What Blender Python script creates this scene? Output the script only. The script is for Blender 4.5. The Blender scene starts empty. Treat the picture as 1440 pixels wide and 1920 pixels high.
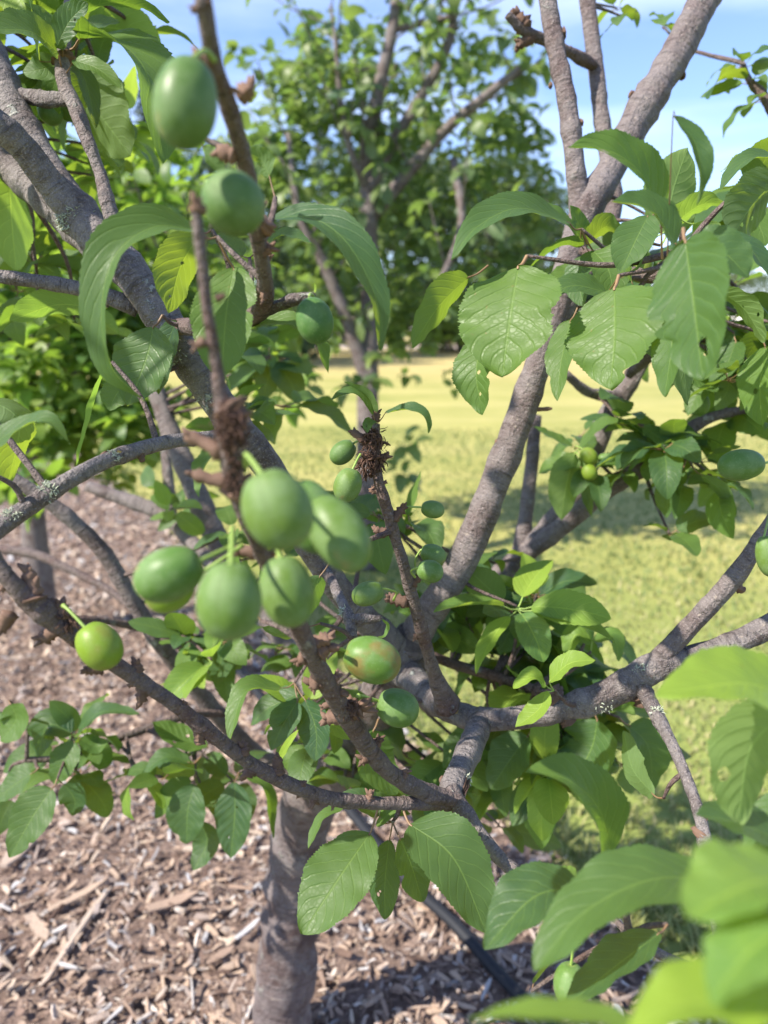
import bpy, math, random
import numpy as np
from mathutils import Vector, Matrix, noise

# ------------------------------------------------------------------ camera, sky, sun, exposure
scene = bpy.context.scene
COL = scene.collection
H = 1.35                      # camera height above the mulch
PITCH = math.radians(13.7)
F = 1397.0                    # focal length in photograph pixels (1440 x 1920)
cp, sp = math.cos(PITCH), math.sin(PITCH)

cam_d = bpy.data.cameras.new('camera')
cam_d.sensor_fit = 'VERTICAL'
cam_d.sensor_height = 36.0
cam_d.lens = 36.0 * F / 1920.0
cam_d.clip_start = 0.01
cam_d.clip_end = 2000
cam_d.dof.use_dof = True
cam_d.dof.focus_distance = 0.62
cam_d.dof.aperture_fstop = 5.0
cam = bpy.data.objects.new('camera', cam_d)
cam.location = (0, 0, H)
cam.rotation_euler = (math.pi / 2 - PITCH, 0, 0)
COL.objects.link(cam)
scene.camera = cam

SUN_AZ = math.radians(-116)    # measured from +Y (view direction) towards +X
SUN_EL = math.radians(46)
sun_dir = Vector((math.sin(SUN_AZ) * math.cos(SUN_EL), math.cos(SUN_AZ) * math.cos(SUN_EL), math.sin(SUN_EL)))

world = bpy.data.worlds.new('World')
scene.world = world
world.use_nodes = True
nt = world.node_tree
for n in list(nt.nodes):
    nt.nodes.remove(n)
wo = nt.nodes.new('ShaderNodeOutputWorld')
bg = nt.nodes.new('ShaderNodeBackground')
sky = nt.nodes.new('ShaderNodeTexSky')
sky.sky_type = 'NISHITA'
sky.sun_disc = False
sky.sun_elevation = SUN_EL
sky.sun_rotation = SUN_AZ
sky.air_density = 1.0
sky.dust_density = 0.25
sky.ozone_density = 3.0
bg.inputs['Strength'].default_value = 0.116
tc = nt.nodes.new('ShaderNodeTexCoord')
mp = nt.nodes.new('ShaderNodeMapping')
mp.inputs['Scale'].default_value = (1.2, 1.2, 7.0)
cn = nt.nodes.new('ShaderNodeTexNoise')
cn.inputs['Scale'].default_value = 1.6
cn.inputs['Detail'].default_value = 6
cn.inputs['Roughness'].default_value = 0.55
cr = nt.nodes.new('ShaderNodeMapRange')
cr.inputs['From Min'].default_value = 0.46
cr.inputs['From Max'].default_value = 0.78
cr.inputs['To Max'].default_value = 0.55
mixw = nt.nodes.new('ShaderNodeMix')
mixw.data_type = 'RGBA'
mixw.inputs['B'].default_value = (5.4, 6.0, 7.6, 1)
nt.links.new(tc.outputs['Generated'], mp.inputs['Vector'])
nt.links.new(mp.outputs['Vector'], cn.inputs['Vector'])
nt.links.new(cn.outputs['Fac'], cr.inputs['Value'])
nt.links.new(cr.outputs['Result'], mixw.inputs['Factor'])
tint = nt.nodes.new('ShaderNodeMix'); tint.data_type = 'RGBA'; tint.blend_type = 'MULTIPLY'
tint.inputs['Factor'].default_value = 1.0; tint.inputs['B'].default_value = (0.96, 0.93, 1.06, 1)
nt.links.new(sky.outputs['Color'], tint.inputs['A'])
nt.links.new(tint.outputs['Result'], mixw.inputs['A'])
nt.links.new(mixw.outputs['Result'], bg.inputs['Color'])
nt.links.new(bg.outputs['Background'], wo.inputs['Surface'])

sun_d = bpy.data.lights.new('sun', 'SUN')
sun_d.energy = 4.2
sun_d.angle = math.radians(0.53)
sun_d.color = (1.0, 0.93, 0.82)
sun = bpy.data.objects.new('sun', sun_d)
sun.rotation_euler = sun_dir.to_track_quat('Z', 'Y').to_euler()
sun.location = sun_dir * 30
COL.objects.link(sun)

scene.view_settings.view_transform = 'Standard'
scene.view_settings.look = 'None'
scene.view_settings.gamma = 1.0
scene.view_settings.use_curve_mapping = False
scene.view_settings.exposure = 1.29
scene.render.engine = 'CYCLES'
scene.cycles.use_denoising = True
scene.cycles.max_bounces = 10
scene.cycles.transmission_bounces = 6
scene.cycles.transparent_max_bounces = 6
scene.cycles.diffuse_bounces = 5
scene.cycles.sample_clamp_indirect = 6

RND = random.Random(7)
NPR = np.random.default_rng(11)

def P(px, py, z):
    """point of the place seen at photograph pixel (px, py) at z metres depth"""
    x = (px - 720) / F * z
    y = -(py - 960) / F * z
    return Vector((x, y * sp + z * cp, H + y * cp - z * sp))

def G(px, py):
    """ground point seen at a pixel"""
    v = (py - 960) / F
    z = H / (v * cp + sp)
    return Vector(((px - 720) / F * z, z * (cp - v * sp), 0))

def depth_of(p):
    d = Vector(p) - cam.location
    return d.y * cp - d.z * sp

# ------------------------------------------------------------------ materials
def new_mat(name):
    m = bpy.data.materials.new(name)
    m.use_nodes = True
    t = m.node_tree
    for n in list(t.nodes):
        t.nodes.remove(n)
    return m, t

class N:
    """small node-building helper"""
    def __init__(s, t): s.t = t
    def __call__(s, typ, **kw):
        n = s.t.nodes.new(typ)
        for k, v in kw.items():
            if k.startswith('i_'):
                key = k[2:].replace('_', ' ')
                n.inputs[int(key) if key.isdigit() else key].default_value = v
            else:
                setattr(n, k, v)
        return n
    def L(s, a, b): s.t.links.new(a, b)
    def math(s, op, a, b=None, c=None):
        n = s.t.nodes.new('ShaderNodeMath'); n.operation = op
        for i, x in enumerate((a, b, c)):
            if x is None: continue
            if isinstance(x, (int, float)): n.inputs[i].default_value = x
            else: s.t.links.new(x, n.inputs[i])
        return n.outputs[0]
    def mix(s, f, a, b):
        n = s.t.nodes.new('ShaderNodeMix'); n.data_type = 'RGBA'
        for k, x in (('Factor', f), ('A', a), ('B', b)):
            if isinstance(x, (int, float)): n.inputs[k].default_value = x
            elif isinstance(x, tuple): n.inputs[k].default_value = (*x, 1)
            else: s.t.links.new(x, n.inputs[k])
        return n.outputs['Result']
    def ramp(s, f, a, b, lo=0.0, hi=1.0):
        n = s.t.nodes.new('ShaderNodeMapRange'); n.interpolation_type = 'SMOOTHSTEP'
        s.t.links.new(f, n.inputs['Value'])
        n.inputs['From Min'].default_value = a; n.inputs['From Max'].default_value = b
        n.inputs['To Min'].default_value = lo; n.inputs['To Max'].default_value = hi
        return n.outputs['Result']
    def noise(s, vec, scale, detail=3, rough=0.5, out='Fac'):
        n = s.t.nodes.new('ShaderNodeTexNoise')
        n.inputs['Scale'].default_value = scale; n.inputs['Detail'].default_value = detail
        n.inputs['Roughness'].default_value = rough
        if vec is not None: s.t.links.new(vec, n.inputs['Vector'])
        return n.outputs[out]
    def bump(s, h, strength, dist, normal=None):
        n = s.t.nodes.new('ShaderNodeBump')
        n.inputs['Strength'].default_value = strength; n.inputs['Distance'].default_value = dist
        s.t.links.new(h, n.inputs['Height'])
        if normal is not None: s.t.links.new(normal, n.inputs['Normal'])
        return n.outputs['Normal']
    def principled(s, color, rough=0.5, normal=None, spec=0.5, sss=0.0):
        n = s.t.nodes.new('ShaderNodeBsdfPrincipled')
        for k, x in (('Base Color', color), ('Roughness', rough), ('Specular IOR Level', spec)):
            if isinstance(x, tuple): n.inputs[k].default_value = (*x, 1)
            elif isinstance(x, (int, float)): n.inputs[k].default_value = x
            else: s.t.links.new(x, n.inputs[k])
        if normal is not None: s.t.links.new(normal, n.inputs['Normal'])
        if sss:
            n.inputs['Subsurface Weight'].default_value = sss
            n.inputs['Subsurface Radius'].default_value = (0.5, 1.0, 0.25)
            n.inputs['Subsurface Scale'].default_value = 0.006
        return n
    def out(s, sh):
        o = s.t.nodes.new('ShaderNodeOutputMaterial')
        s.t.links.new(sh, o.inputs['Surface'])

def rnd_node(q):
    """one random number per object, mixed with a per-leaf attribute"""
    oi = q('ShaderNodeObjectInfo')
    at = q('ShaderNodeAttribute', attribute_name='rnd')
    return q.math('FRACT', q.math('ADD', oi.outputs['Random'], at.outputs['Fac']))

def leaf_material(name, top, under, trans, tmix=0.38, rough=0.41, detail=True):
    m, t = new_mat(name); q = N(t)
    uv = q('ShaderNodeUVMap').outputs['UV']
    sx = q('ShaderNodeSeparateXYZ'); q.L(uv, sx.inputs[0])
    u, v = sx.outputs[0], sx.outputs[1]
    r = rnd_node(q)
    geo = q('ShaderNodeNewGeometry')
    a = q.math('ABSOLUTE', q.math('SUBTRACT', q.math('MULTIPLY', u, 2.0), 1.0))
    ph = q.math('SUBTRACT', q.math('MULTIPLY', v, 8.5), q.math('ADD', q.math('MULTIPLY', a, 1.7), q.math('MULTIPLY', q.math('MULTIPLY', a, a), 0.8)))
    side = q.math('GREATER_THAN', u, 0.5)
    ph = q.math('ADD', ph, q.math('MULTIPLY', side, 0.35))
    nz = q.noise(uv, 7.0, 2)
    ph = q.math('ADD', ph, q.math('MULTIPLY', nz, 0.35))
    tri = q.math('PINGPONG', ph, 0.5)
    vein = q.ramp(tri, 0.0, 0.045, 1.0, 0.0)
    vein = q.math('MULTIPLY', vein, q.ramp(a, 0.75, 1.0, 1.0, 0.15))
    mid = q.ramp(a, 0.0, 0.05, 1.0, 0.0)
    veins = q.math('MAXIMUM', mid, q.math('MULTIPLY', vein, 0.7))
    # colour
    hue = q.mix(r, tuple(x * y for x, y in zip(top, (0.46, 0.60, 1.05))), tuple(x * y for x, y in zip(top, (1.95, 1.5, 0.95))))
    mott = q.noise(uv, 3.5, 4)
    hue = q.mix(q.ramp(mott, 0.35, 0.75, 0.0, 0.35), hue, tuple(x * y for x, y in zip(top, (1.5, 1.25, 1.1))))
    # yellowed and browned spots, only on some leaves
    spot = q.noise(uv, 16.0, 2)
    sp_m = q.math('MULTIPLY', q.ramp(spot, 0.70, 0.76), q.ramp(r, 0.55, 0.9))
    hue = q.mix(sp_m, hue, (0.16, 0.14, 0.04))
    col_t = q.mix(q.math('MULTIPLY', veins, 0.6), hue, tuple(min(1, x * y) for x, y in zip(top, (2.6, 1.9, 1.6))))
    col_u = q.mix(q.math('MULTIPLY', veins, 0.55), under, tuple(min(1, x * 1.7) for x in under))
    col = q.mix(geo.outputs['Backfacing'], col_t, col_u)
    tr2 = tuple(x * y for x, y in zip(trans, (0.62, 0.78, 0.9)))
    tcol = q.mix(r, trans, tr2)
    tcol = q.mix(q.math('MULTIPLY', veins, 0.45), tcol, tuple(min(1, x * 1.45) for x in trans))
    if detail:
        vo = q('ShaderNodeTexVoronoi', feature='DISTANCE_TO_EDGE')
        mpn = q('ShaderNodeMapping'); mpn.inputs['Scale'].default_value = (9, 17, 1)
        q.L(uv, mpn.inputs['Vector']); q.L(mpn.outputs['Vector'], vo.inputs['Vector'])
        vo.inputs['Scale'].default_value = 1.6
        cell = q.ramp(vo.outputs['Distance'], 0.0, 0.25)
        pil = q.math('ADD', q.math('MULTIPLY', q.ramp(tri, 0.0, 0.16), 0.7), q.math('MULTIPLY', cell, 0.09))
        hgt = q.math('SUBTRACT', pil, q.math('MULTIPLY', mid, 0.9))
        sgn = q.mix(geo.outputs['Backfacing'], (1, 1, 1), (0, 0, 0))
        nrm = q.bump(hgt, 0.32, 0.0011)
        rgh = q.ramp(cell, 0.0, 1.0, rough + 0.16, rough + 0.02)
    else:
        nrm = q.bump(tri, 0.4, 0.0015); rgh = rough
    rgh_n = q('ShaderNodeMix', data_type='FLOAT')
    q.L(geo.outputs['Backfacing'], rgh_n.inputs['Factor'])
    if detail: q.L(rgh, rgh_n.inputs['A'])
    else: rgh_n.inputs['A'].default_value = rgh
    rgh_n.inputs['B'].default_value = 0.68
    pb = q.principled(col, rgh_n.outputs['Result'], nrm, 0.32)
    tb = q('ShaderNodeBsdfTranslucent'); q.L(tcol, tb.inputs['Color']); q.L(nrm, tb.inputs['Normal'])
    ms = q('ShaderNodeMixShader'); ms.inputs[0].default_value = tmix
    q.L(pb.outputs[0], ms.inputs[1]); q.L(tb.outputs[0], ms.inputs[2])
    q.out(ms.outputs[0])
    return m

def bark_material(name, c1, c2, c3, lichen=0.3, rough_scale=1.0, cracked=False):
    """c1 main, c2 reddish young bark, c3 dark cracks; UV = (turn, metres along)"""
    m, t = new_mat(name); q = N(t)
    uv = q('ShaderNodeUVMap').outputs['UV']
    geo = q('ShaderNodeTexCoord').outputs['Object']
    mpn = q('ShaderNodeMapping'); mpn.inputs['Scale'].default_value = (3.0, 190, 1)
    q.L(uv, mpn.inputs['Vector'])
    rings = q.noise(mpn.outputs['Vector'], 1.0, 3, 0.6)
    mp2 = q('ShaderNodeMapping'); mp2.inputs['Scale'].default_value = (14.0, 130, 1)
    q.L(uv, mp2.inputs['Vector'])
    lent = q.noise(mp2.outputs['Vector'], 1.0, 1)
    big = q.noise(geo, 22, 4, 0.6)
    fine = q.noise(geo, 260, 4, 0.65)
    mid = q.noise(geo, 75, 4, 0.6)
    col = q.mix(q.ramp(big, 0.36, 0.70, 0.0, 0.8), c1, c2)
    col = q.mix(q.ramp(mid, 0.5, 0.75, 0.0, 0.45), col, tuple(min(1, x * 1.4) for x in c1))
    speck = q.noise(geo, 620, 3, 0.6)
    col = q.mix(q.ramp(speck, 0.54, 0.66, 0.0, 0.55), col, tuple(min(1, x * 1.7) for x in c1))
    col = q.mix(q.ramp(rings, 0.5, 0.72, 0.0, 0.6), col, c3)
    col = q.mix(q.ramp(lent, 0.66, 0.76, 0.0, 0.55), col, (0.36, 0.30, 0.25))
    col = q.mix(q.ramp(fine, 0.55, 0.8, 0.0, 0.7), col, c3)
    li = q.math('MULTIPLY', q.ramp(q.noise(geo, 38, 5, 0.7), 0.60, 0.66), q.ramp(q.noise(geo, 8, 1), 0.42, 0.6))
    col = q.mix(q.math('MULTIPLY', li, lichen), col, (0.42, 0.43, 0.38))
    ly = q.ramp(q.noise(geo, 60, 3, 0.6), 0.74, 0.78)
    col = q.mix(q.math('MULTIPLY', ly, lichen * 0.9), col, (0.38, 0.26, 0.05))
    if cracked:
        mp3 = q('ShaderNodeMapping'); mp3.inputs['Scale'].default_value = (9.0, 14.0, 1)
        q.L(uv, mp3.inputs['Vector'])
        vc = q('ShaderNodeTexVoronoi', feature='DISTANCE_TO_EDGE'); vc.inputs['Scale'].default_value = 1.0
        wv = q('ShaderNodeMix', data_type='RGBA'); wv.inputs['Factor'].default_value = 0.28
        q.L(mp3.outputs['Vector'], wv.inputs['A']); q.L(q.noise(mp3.outputs['Vector'], 1.7, 4, 0.6, 'Color'), wv.inputs['B'])
        q.L(wv.outputs['Result'], vc.inputs['Vector'])
        crack = q.ramp(vc.outputs['Distance'], 0.0, 0.10, 1.0, 0.0)
        bl = q.noise(geo, 11, 4, 0.65)
        col = q.mix(q.ramp(bl, 0.5, 0.7, 0.0, 0.8), col, (0.085, 0.052, 0.045))
        col = q.mix(q.ramp(q.noise(geo, 17, 5, 0.7), 0.52, 0.68, 0.0, 0.7), col, (0.27, 0.245, 0.235))
        col = q.mix(q.math('MULTIPLY', crack, 0.12), col, c3)
        mid = q.math('SUBTRACT', mid, q.math('MULTIPLY', crack, 0.15))
    hgt = q.math('ADD', q.math('MULTIPLY', rings, 0.6), q.math('ADD', q.math('MULTIPLY', fine, 0.6), q.math('ADD', q.math('MULTIPLY', mid, 0.9), q.math('MULTIPLY', li, 0.4))))
    nrm = q.bump(hgt, 1.0, 0.0034 * rough_scale)
    pb = q.principled(col, q.ramp(fine, 0.2, 0.8, 0.62, 0.9), nrm, 0.3)
    q.out(pb.outputs[0])
    return m

def plum_material(name, c, blush=0.0, wax=0.55):
    m, t = new_mat(name); q = N(t)
    geo = q('ShaderNodeTexCoord').outputs['Object']
    r = q('ShaderNodeObjectInfo').outputs['Random']
    base = q.mix(r, c, tuple(x * y for x, y in zip(c, (0.7, 0.92, 0.95))))
    bloom = q.ramp(q.noise(geo, 70, 4, 0.6), 0.36, 0.68)
    col = q.mix(q.math('MULTIPLY', bloom, wax), base, (0.165, 0.240, 0.105))
    str_n = q.noise(geo, 190, 3, 0.7)
    col = q.mix(q.ramp(str_n, 0.62, 0.8, 0.0, 0.35), col, tuple(min(1, x * 1.45) for x in c))
    dots = q('ShaderNodeTexVoronoi'); dots.inputs['Scale'].default_value = 520
    q.L(geo, dots.inputs['Vector'])
    col = q.mix(q.ramp(dots.outputs['Distance'], 0.12, 0.24, 0.2, 0.0), col, (0.36, 0.46, 0.20))
    scar = q.noise(geo, 42, 3, 0.6)
    col = q.mix(q.ramp(scar, 0.66, 0.72, 0.0, 0.55), col, (0.22, 0.19, 0.07))
    uvp = q('ShaderNodeSeparateXYZ'); q.L(q('ShaderNodeUVMap').outputs['UV'], uvp.inputs[0])
    seam = q.ramp(q.math('ABSOLUTE', q.math('SUBTRACT', uvp.outputs[0], 0.175)), 0.0, 0.02, 0.22, 0.0)
    col = q.mix(seam, col, tuple(x * 0.6 for x in c))
    tipc = q.ramp(uvp.outputs[1], 0.0, 0.12, 0.6, 0.0)
    col = q.mix(tipc, col, (0.24, 0.30, 0.08))
    if blush:
        b = q.ramp(q.noise(geo, 55, 3, 0.6), 0.46, 0.68)
        col = q.mix(q.math('MULTIPLY', b, blush), col, (0.20, 0.09, 0.02))
    rgh = q.ramp(bloom, 0.0, 1.0, 0.42, 0.66)
    nrm = q.bump(q.noise(geo, 300, 3), 0.12, 0.001)
    pb = q.principled(col, rgh, nrm, 0.28, 0.12)
    q.out(pb.outputs[0])
    return m

def simple_material(name, c, rough=0.6, var=0.3, scale=40, spec=0.4, bump=0.001):
    m, t = new_mat(name); q = N(t)
    geo = q('ShaderNodeTexCoord').outputs['Object']
    r = rnd_node(q)
    n1 = q.noise(geo, scale, 4, 0.6)
    f = q.math('ADD', q.math('MULTIPLY', n1, 0.6), q.math('MULTIPLY', r, 0.5))
    col = q.mix(f, tuple(x * (1 - var) for x in c), tuple(min(1, x * (1 + var)) for x in c))
    pb = q.principled(col, rough, q.bump(n1, 0.5, bump), spec)
    q.out(pb.outputs[0])
    return m

TOP = (0.052, 0.115, 0.034)
MAT = {}
MAT['leaf'] = leaf_material('plum_leaf', TOP, (0.100, 0.160, 0.062), (0.36, 0.48, 0.032))
MAT['leaf_young'] = leaf_material('young_and_sunlit_plum_leaf', (0.13, 0.24, 0.045), (0.17, 0.25, 0.08), (0.46, 0.62, 0.06), 0.42)  # real young leaves; also a brighter copy painting sunlight onto backlit and near leaves
MAT['leaf_far'] = leaf_material('leaf_mass', (0.10, 0.182, 0.045), (0.115, 0.185, 0.064), (0.38, 0.54, 0.05), 0.46, detail=False)
MAT['leaf_grey'] = leaf_material('grey_green_leaf', (0.092, 0.152, 0.060), (0.12, 0.18, 0.08), (0.30, 0.42, 0.07), 0.40, detail=False)
MAT['leaf_wood'] = leaf_material('woodland_leaf', (0.052, 0.095, 0.042), (0.065, 0.11, 0.05), (0.13, 0.2, 0.05), 0.28, 0.6, detail=False)  # base colour lifted in place of haze over the distance
MAT['leaf_wood2'] = leaf_material('pale_woodland_leaf', (0.085, 0.125, 0.055), (0.095, 0.135, 0.065), (0.14, 0.2, 0.04), 0.25, 0.6, detail=False)
MAT['needle'] = leaf_material('conifer_needle', (0.045, 0.072, 0.052), (0.05, 0.078, 0.055), (0.05, 0.09, 0.03), 0.15, 0.6, detail=False)
MAT['bark'] = bark_material('old_grey_bark', (0.195, 0.172, 0.165), (0.072, 0.050, 0.046), (0.036, 0.028, 0.028), 0.9, 2.2)
MAT['bark_trunk'] = bark_material('rough_trunk_bark', (0.180, 0.150, 0.146), (0.10, 0.070, 0.066), (0.032, 0.024, 0.023), 0.55, 2.2, True)
MAT['bark_mid'] = bark_material('purple_grey_bark', (0.190, 0.162, 0.154), (0.085, 0.052, 0.046), (0.042, 0.031, 0.030), 0.6, 1.9)
MAT['bark_young'] = bark_material('brown_twig_bark', (0.152, 0.118, 0.106), (0.108, 0.058, 0.048), (0.034, 0.024, 0.022), 0.45, 2.4)
MAT['plum'] = plum_material('green_plum_skin', (0.098, 0.160, 0.028))
MAT['plum_dark'] = plum_material('dark_plum_skin', (0.078, 0.138, 0.029), 0.0, 0.4)
MAT['plum_lime'] = plum_material('lime_plum_skin', (0.195, 0.245, 0.020), 0.25, 0.2)
MAT['plum_blush'] = plum_material('blushed_plum_skin', (0.125, 0.185, 0.028), 0.55)
MAT['stalk'] = simple_material('green_stalk', (0.23, 0.33, 0.07), 0.5, 0.25, 200, 0.4, 0.0004)
MAT['petiole'] = simple_material('pink_petiole', (0.20, 0.12, 0.06), 0.5, 0.35, 150, 0.4, 0.0003)
MAT['dried'] = simple_material('dried_blossom', (0.085, 0.048, 0.034), 0.85, 0.5, 150, 0.2, 0.001)
MAT['budscale'] = simple_material('bud_scale', (0.14, 0.085, 0.06), 0.8, 0.5, 250, 0.25, 0.0015)
MAT['lichen'] = simple_material('grey_green_lichen', (0.40, 0.43, 0.33), 0.9, 0.25, 200, 0.1, 0.001)
MAT['hose'] = simple_material('black_polythene', (0.014, 0.015, 0.018), 0.6, 0.4, 60, 0.3, 0.0006)
MAT['cut'] = simple_material('cut_wood', (0.30, 0.22, 0.15), 0.8, 0.4, 120, 0.2, 0.001)

def chip_material():
    m, t = new_mat('wood_chip'); q = N(t)
    r = rnd_node(q)
    geo = q('ShaderNodeTexCoord').outputs['Object']
    rp = q('ShaderNodeValToRGB'); e = rp.color_ramp.elements
    stops = [(0.0, (0.10, 0.062, 0.047)), (0.16, (0.22, 0.15, 0.115)), (0.36, (0.36, 0.255, 0.19)), (0.55, (0.49, 0.365, 0.27)),
             (0.72, (0.38, 0.31, 0.275)), (0.86, (0.57, 0.45, 0.34)), (0.95, (0.55, 0.53, 0.52)), (1.0, (0.30, 0.285, 0.285))]
    e[0].position, e[0].color = stops[0][0], (*stops[0][1], 1)
    e[1].position, e[1].color = stops[-1][0], (*stops[-1][1], 1)
    for p_, c_ in stops[1:-1]:
        k = e.new(p_); k.color = (*c_, 1)
    q.L(r, rp.inputs['Fac'])
    mpn = q('ShaderNodeMapping'); mpn.inputs['Scale'].default_value = (60, 60, 60)
    q.L(geo, mpn.inputs['Vector'])
    gr = q.noise(mpn.outputs['Vector'], 3.0, 5, 0.65)
    col = q.mix(q.ramp(gr, 0.35, 0.75, 0.0, 0.42), rp.outputs['Color'], (0.12, 0.078, 0.06))
    pb = q.principled(col, 0.85, q.bump(gr, 0.6, 0.002), 0.2)
    q.out(pb.outputs[0])
    return m
MAT['chip'] = chip_material()

def soil_material():
    m, t = new_mat('mulch_soil'); q = N(t)
    geo = q('ShaderNodeTexCoord').outputs['Object']
    n1 = q.noise(geo, 55, 5, 0.65); n2 = q.noise(geo, 4, 3)
    col = q.mix(q.ramp(n1, 0.35, 0.7), (0.15, 0.105, 0.085), (0.36, 0.265, 0.215))
    col = q.mix(q.ramp(n2, 0.4, 0.7, 0, 0.4), col, (0.11, 0.07, 0.055))
    pb = q.principled(col, 0.9, q.bump(n1, 1.0, 0.02), 0.2)
    q.out(pb.outputs[0]); return m
MAT['soil'] = soil_material()

def field_material():
    m, t = new_mat('mown_field'); q = N(t)
    geo = q('ShaderNodeNewGeometry').outputs['Position']
    s = q('ShaderNodeSeparateXYZ'); q.L(geo, s.inputs[0])
    dist = s.outputs[1]
    n1 = q.noise(geo, 0.55, 4, 0.6); n2 = q.noise(geo, 9, 5, 0.7); n3 = q.noise(geo, 70, 3, 0.7)
    mpn = q('ShaderNodeMapping'); mpn.inputs['Scale'].default_value = (0.12, 0.55, 1); q.L(geo, mpn.inputs['Vector'])
    band = q.noise(mpn.outputs['Vector'], 1.0, 3, 0.55)
    col = q.mix(q.ramp(n1, 0.35, 0.68), (0.265, 0.265, 0.070), (0.37, 0.335, 0.105))
    col = q.mix(q.ramp(band, 0.45, 0.68, 0, 0.6), col, (0.45, 0.385, 0.145))
    col = q.mix(q.ramp(n2, 0.35, 0.75, 0, 0.2), col, (0.23, 0.26, 0.075))
    col = q.mix(q.ramp(n3, 0.5, 0.8, 0, 0.25), col, (0.45, 0.39, 0.15))
    col = q.mix(q.ramp(q.math('ADD', dist, q.math('MULTIPLY', n1, 2.0)), 3.0, 6.5, 0.7, 0.0), col, (0.15, 0.215, 0.05))
    # the far strip of the field is unmown and dry
    dry = q.ramp(q.math('ADD', dist, q.math('MULTIPLY', n1, 8.0)), 20.0, 34.0)
    col = q.mix(q.math('MULTIPLY', dry, 0.8), col, (0.46, 0.36, 0.15))
    hg = q.math('ADD', n2, q.math('MULTIPLY', n3, 0.5))
    pb = q.principled(col, 0.85, q.bump(hg, 0.5, 0.03), 0.2)
    q.out(pb.outputs[0]); return m
MAT['field'] = field_material()

def blade_material():
    m, t = new_mat('grass_blade'); q = N(t)
    r = rnd_node(q)
    rp = q('ShaderNodeValToRGB'); e = rp.color_ramp.elements
    e[0].position, e[0].color = 0.0, (0.155, 0.21, 0.066, 1)
    e[1].position, e[1].color = 1.0, (0.46, 0.40, 0.20, 1)
    k = e.new(0.55); k.color = (0.215, 0.268, 0.085, 1)
    k = e.new(0.82); k.color = (0.33, 0.33, 0.125, 1)
    q.L(r, rp.inputs['Fac'])
    pb = q.principled(rp.outputs['Color'], 0.6, None, 0.3)
    tb = q('ShaderNodeBsdfTranslucent'); q.L(rp.outputs['Color'], tb.inputs['Color'])
    ms = q('ShaderNodeMixShader'); ms.inputs[0].default_value = 0.35
    q.L(pb.outputs[0], ms.inputs[1]); q.L(tb.outputs[0], ms.inputs[2]); q.out(ms.outputs[0])
    return m
MAT['blade'] = blade_material()

def gravel_material():
    m, t = new_mat('pale_gravel'); q = N(t)
    geo = q('ShaderNodeNewGeometry').outputs['Position']
    n1 = q.noise(geo, 3, 5, 0.7)
    col = q.mix(n1, (0.30, 0.225, 0.185), (0.40, 0.32, 0.28))
    q.out(q.principled(col, 0.9, q.bump(n1, 0.5, 0.02), 0.2).outputs[0]); return m
MAT['gravel'] = gravel_material()

# ------------------------------------------------------------------ object helpers
def mesh_from(name, verts, faces, mats, uvs=None, rnd=None, mat_idx=None, smooth=True):
    me = bpy.data.meshes.new(name)
    verts = np.asarray(verts, dtype=np.float32)
    if isinstance(faces, np.ndarray):
        nf, k = faces.shape
        me.vertices.add(len(verts)); me.vertices.foreach_set('co', verts.ravel())
        me.loops.add(nf * k); me.loops.foreach_set('vertex_index', faces.astype(np.int32).ravel())
        me.polygons.add(nf)
        me.polygons.foreach_set('loop_start', np.arange(0, nf * k, k, dtype=np.int32))
        try: me.polygons.foreach_set('loop_total', np.full(nf, k, dtype=np.int32))
        except Exception: pass
        me.update(calc_edges=True)
    else:
        me.from_pydata([tuple(map(float, v)) for v in verts], [], [tuple(map(int, f)) for f in faces])
    if uvs is not None:
        ul = me.uv_layers.new(name='UVMap')
        li = np.zeros(len(me.loops), dtype=np.int32); me.loops.foreach_get('vertex_index', li)
        ul.data.foreach_set('uv', np.asarray(uvs, dtype=np.float32)[li].ravel())
    if rnd is not None:
        a = me.attributes.new('rnd', 'FLOAT', 'POINT')
        a.data.foreach_set('value', np.asarray(rnd, dtype=np.float32))
    for mt in mats: me.materials.append(mt)
    if mat_idx is not None:
        me.polygons.foreach_set('material_index', np.asarray(mat_idx, dtype=np.int32))
    me.polygons.foreach_set('use_smooth', np.full(len(me.polygons), smooth))
    me.update()
    return me

def link(name, me, parent=None, loc=None, matrix=None):
    o = bpy.data.objects.new(name, me)
    COL.objects.link(o)
    if matrix is not None: o.matrix_basis = matrix
    elif loc is not None: o.location = loc
    if parent is not None:
        o.parent = parent
        w = Matrix.Translation(parent['_w']) if '_w' in parent else Matrix.Identity(4)
        o.matrix_parent_inverse = w.inverted()
    return o

WORLD = {}
def put(name, me, parent=None, loc=(0, 0, 0), matrix=None):
    """link a mesh object whose own matrix is given in world space, keep it there under its parent"""
    o = bpy.data.objects.new(name, me)
    COL.objects.link(o)
    o.matrix_basis = matrix if matrix is not None else Matrix.Translation(Vector(loc))
    WORLD[o.name] = o.matrix_basis.copy()
    if parent is not None:
        o.parent = parent
        o.matrix_parent_inverse = WORLD[parent.name].inverted()
    return o

def empty(name, loc):
    o = bpy.data.objects.new(name, None); COL.objects.link(o)
    o.location = loc; o.empty_display_size = 0.1
    WORLD[o.name] = Matrix.Translation(Vector(loc))
    return o

def tag(o, label=None, cat=None, group=None, kind=None):
    if label: o['label'] = label
    if cat: o['category'] = cat
    if group: o['group'] = group
    if kind: o['kind'] = kind
    return o

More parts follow.
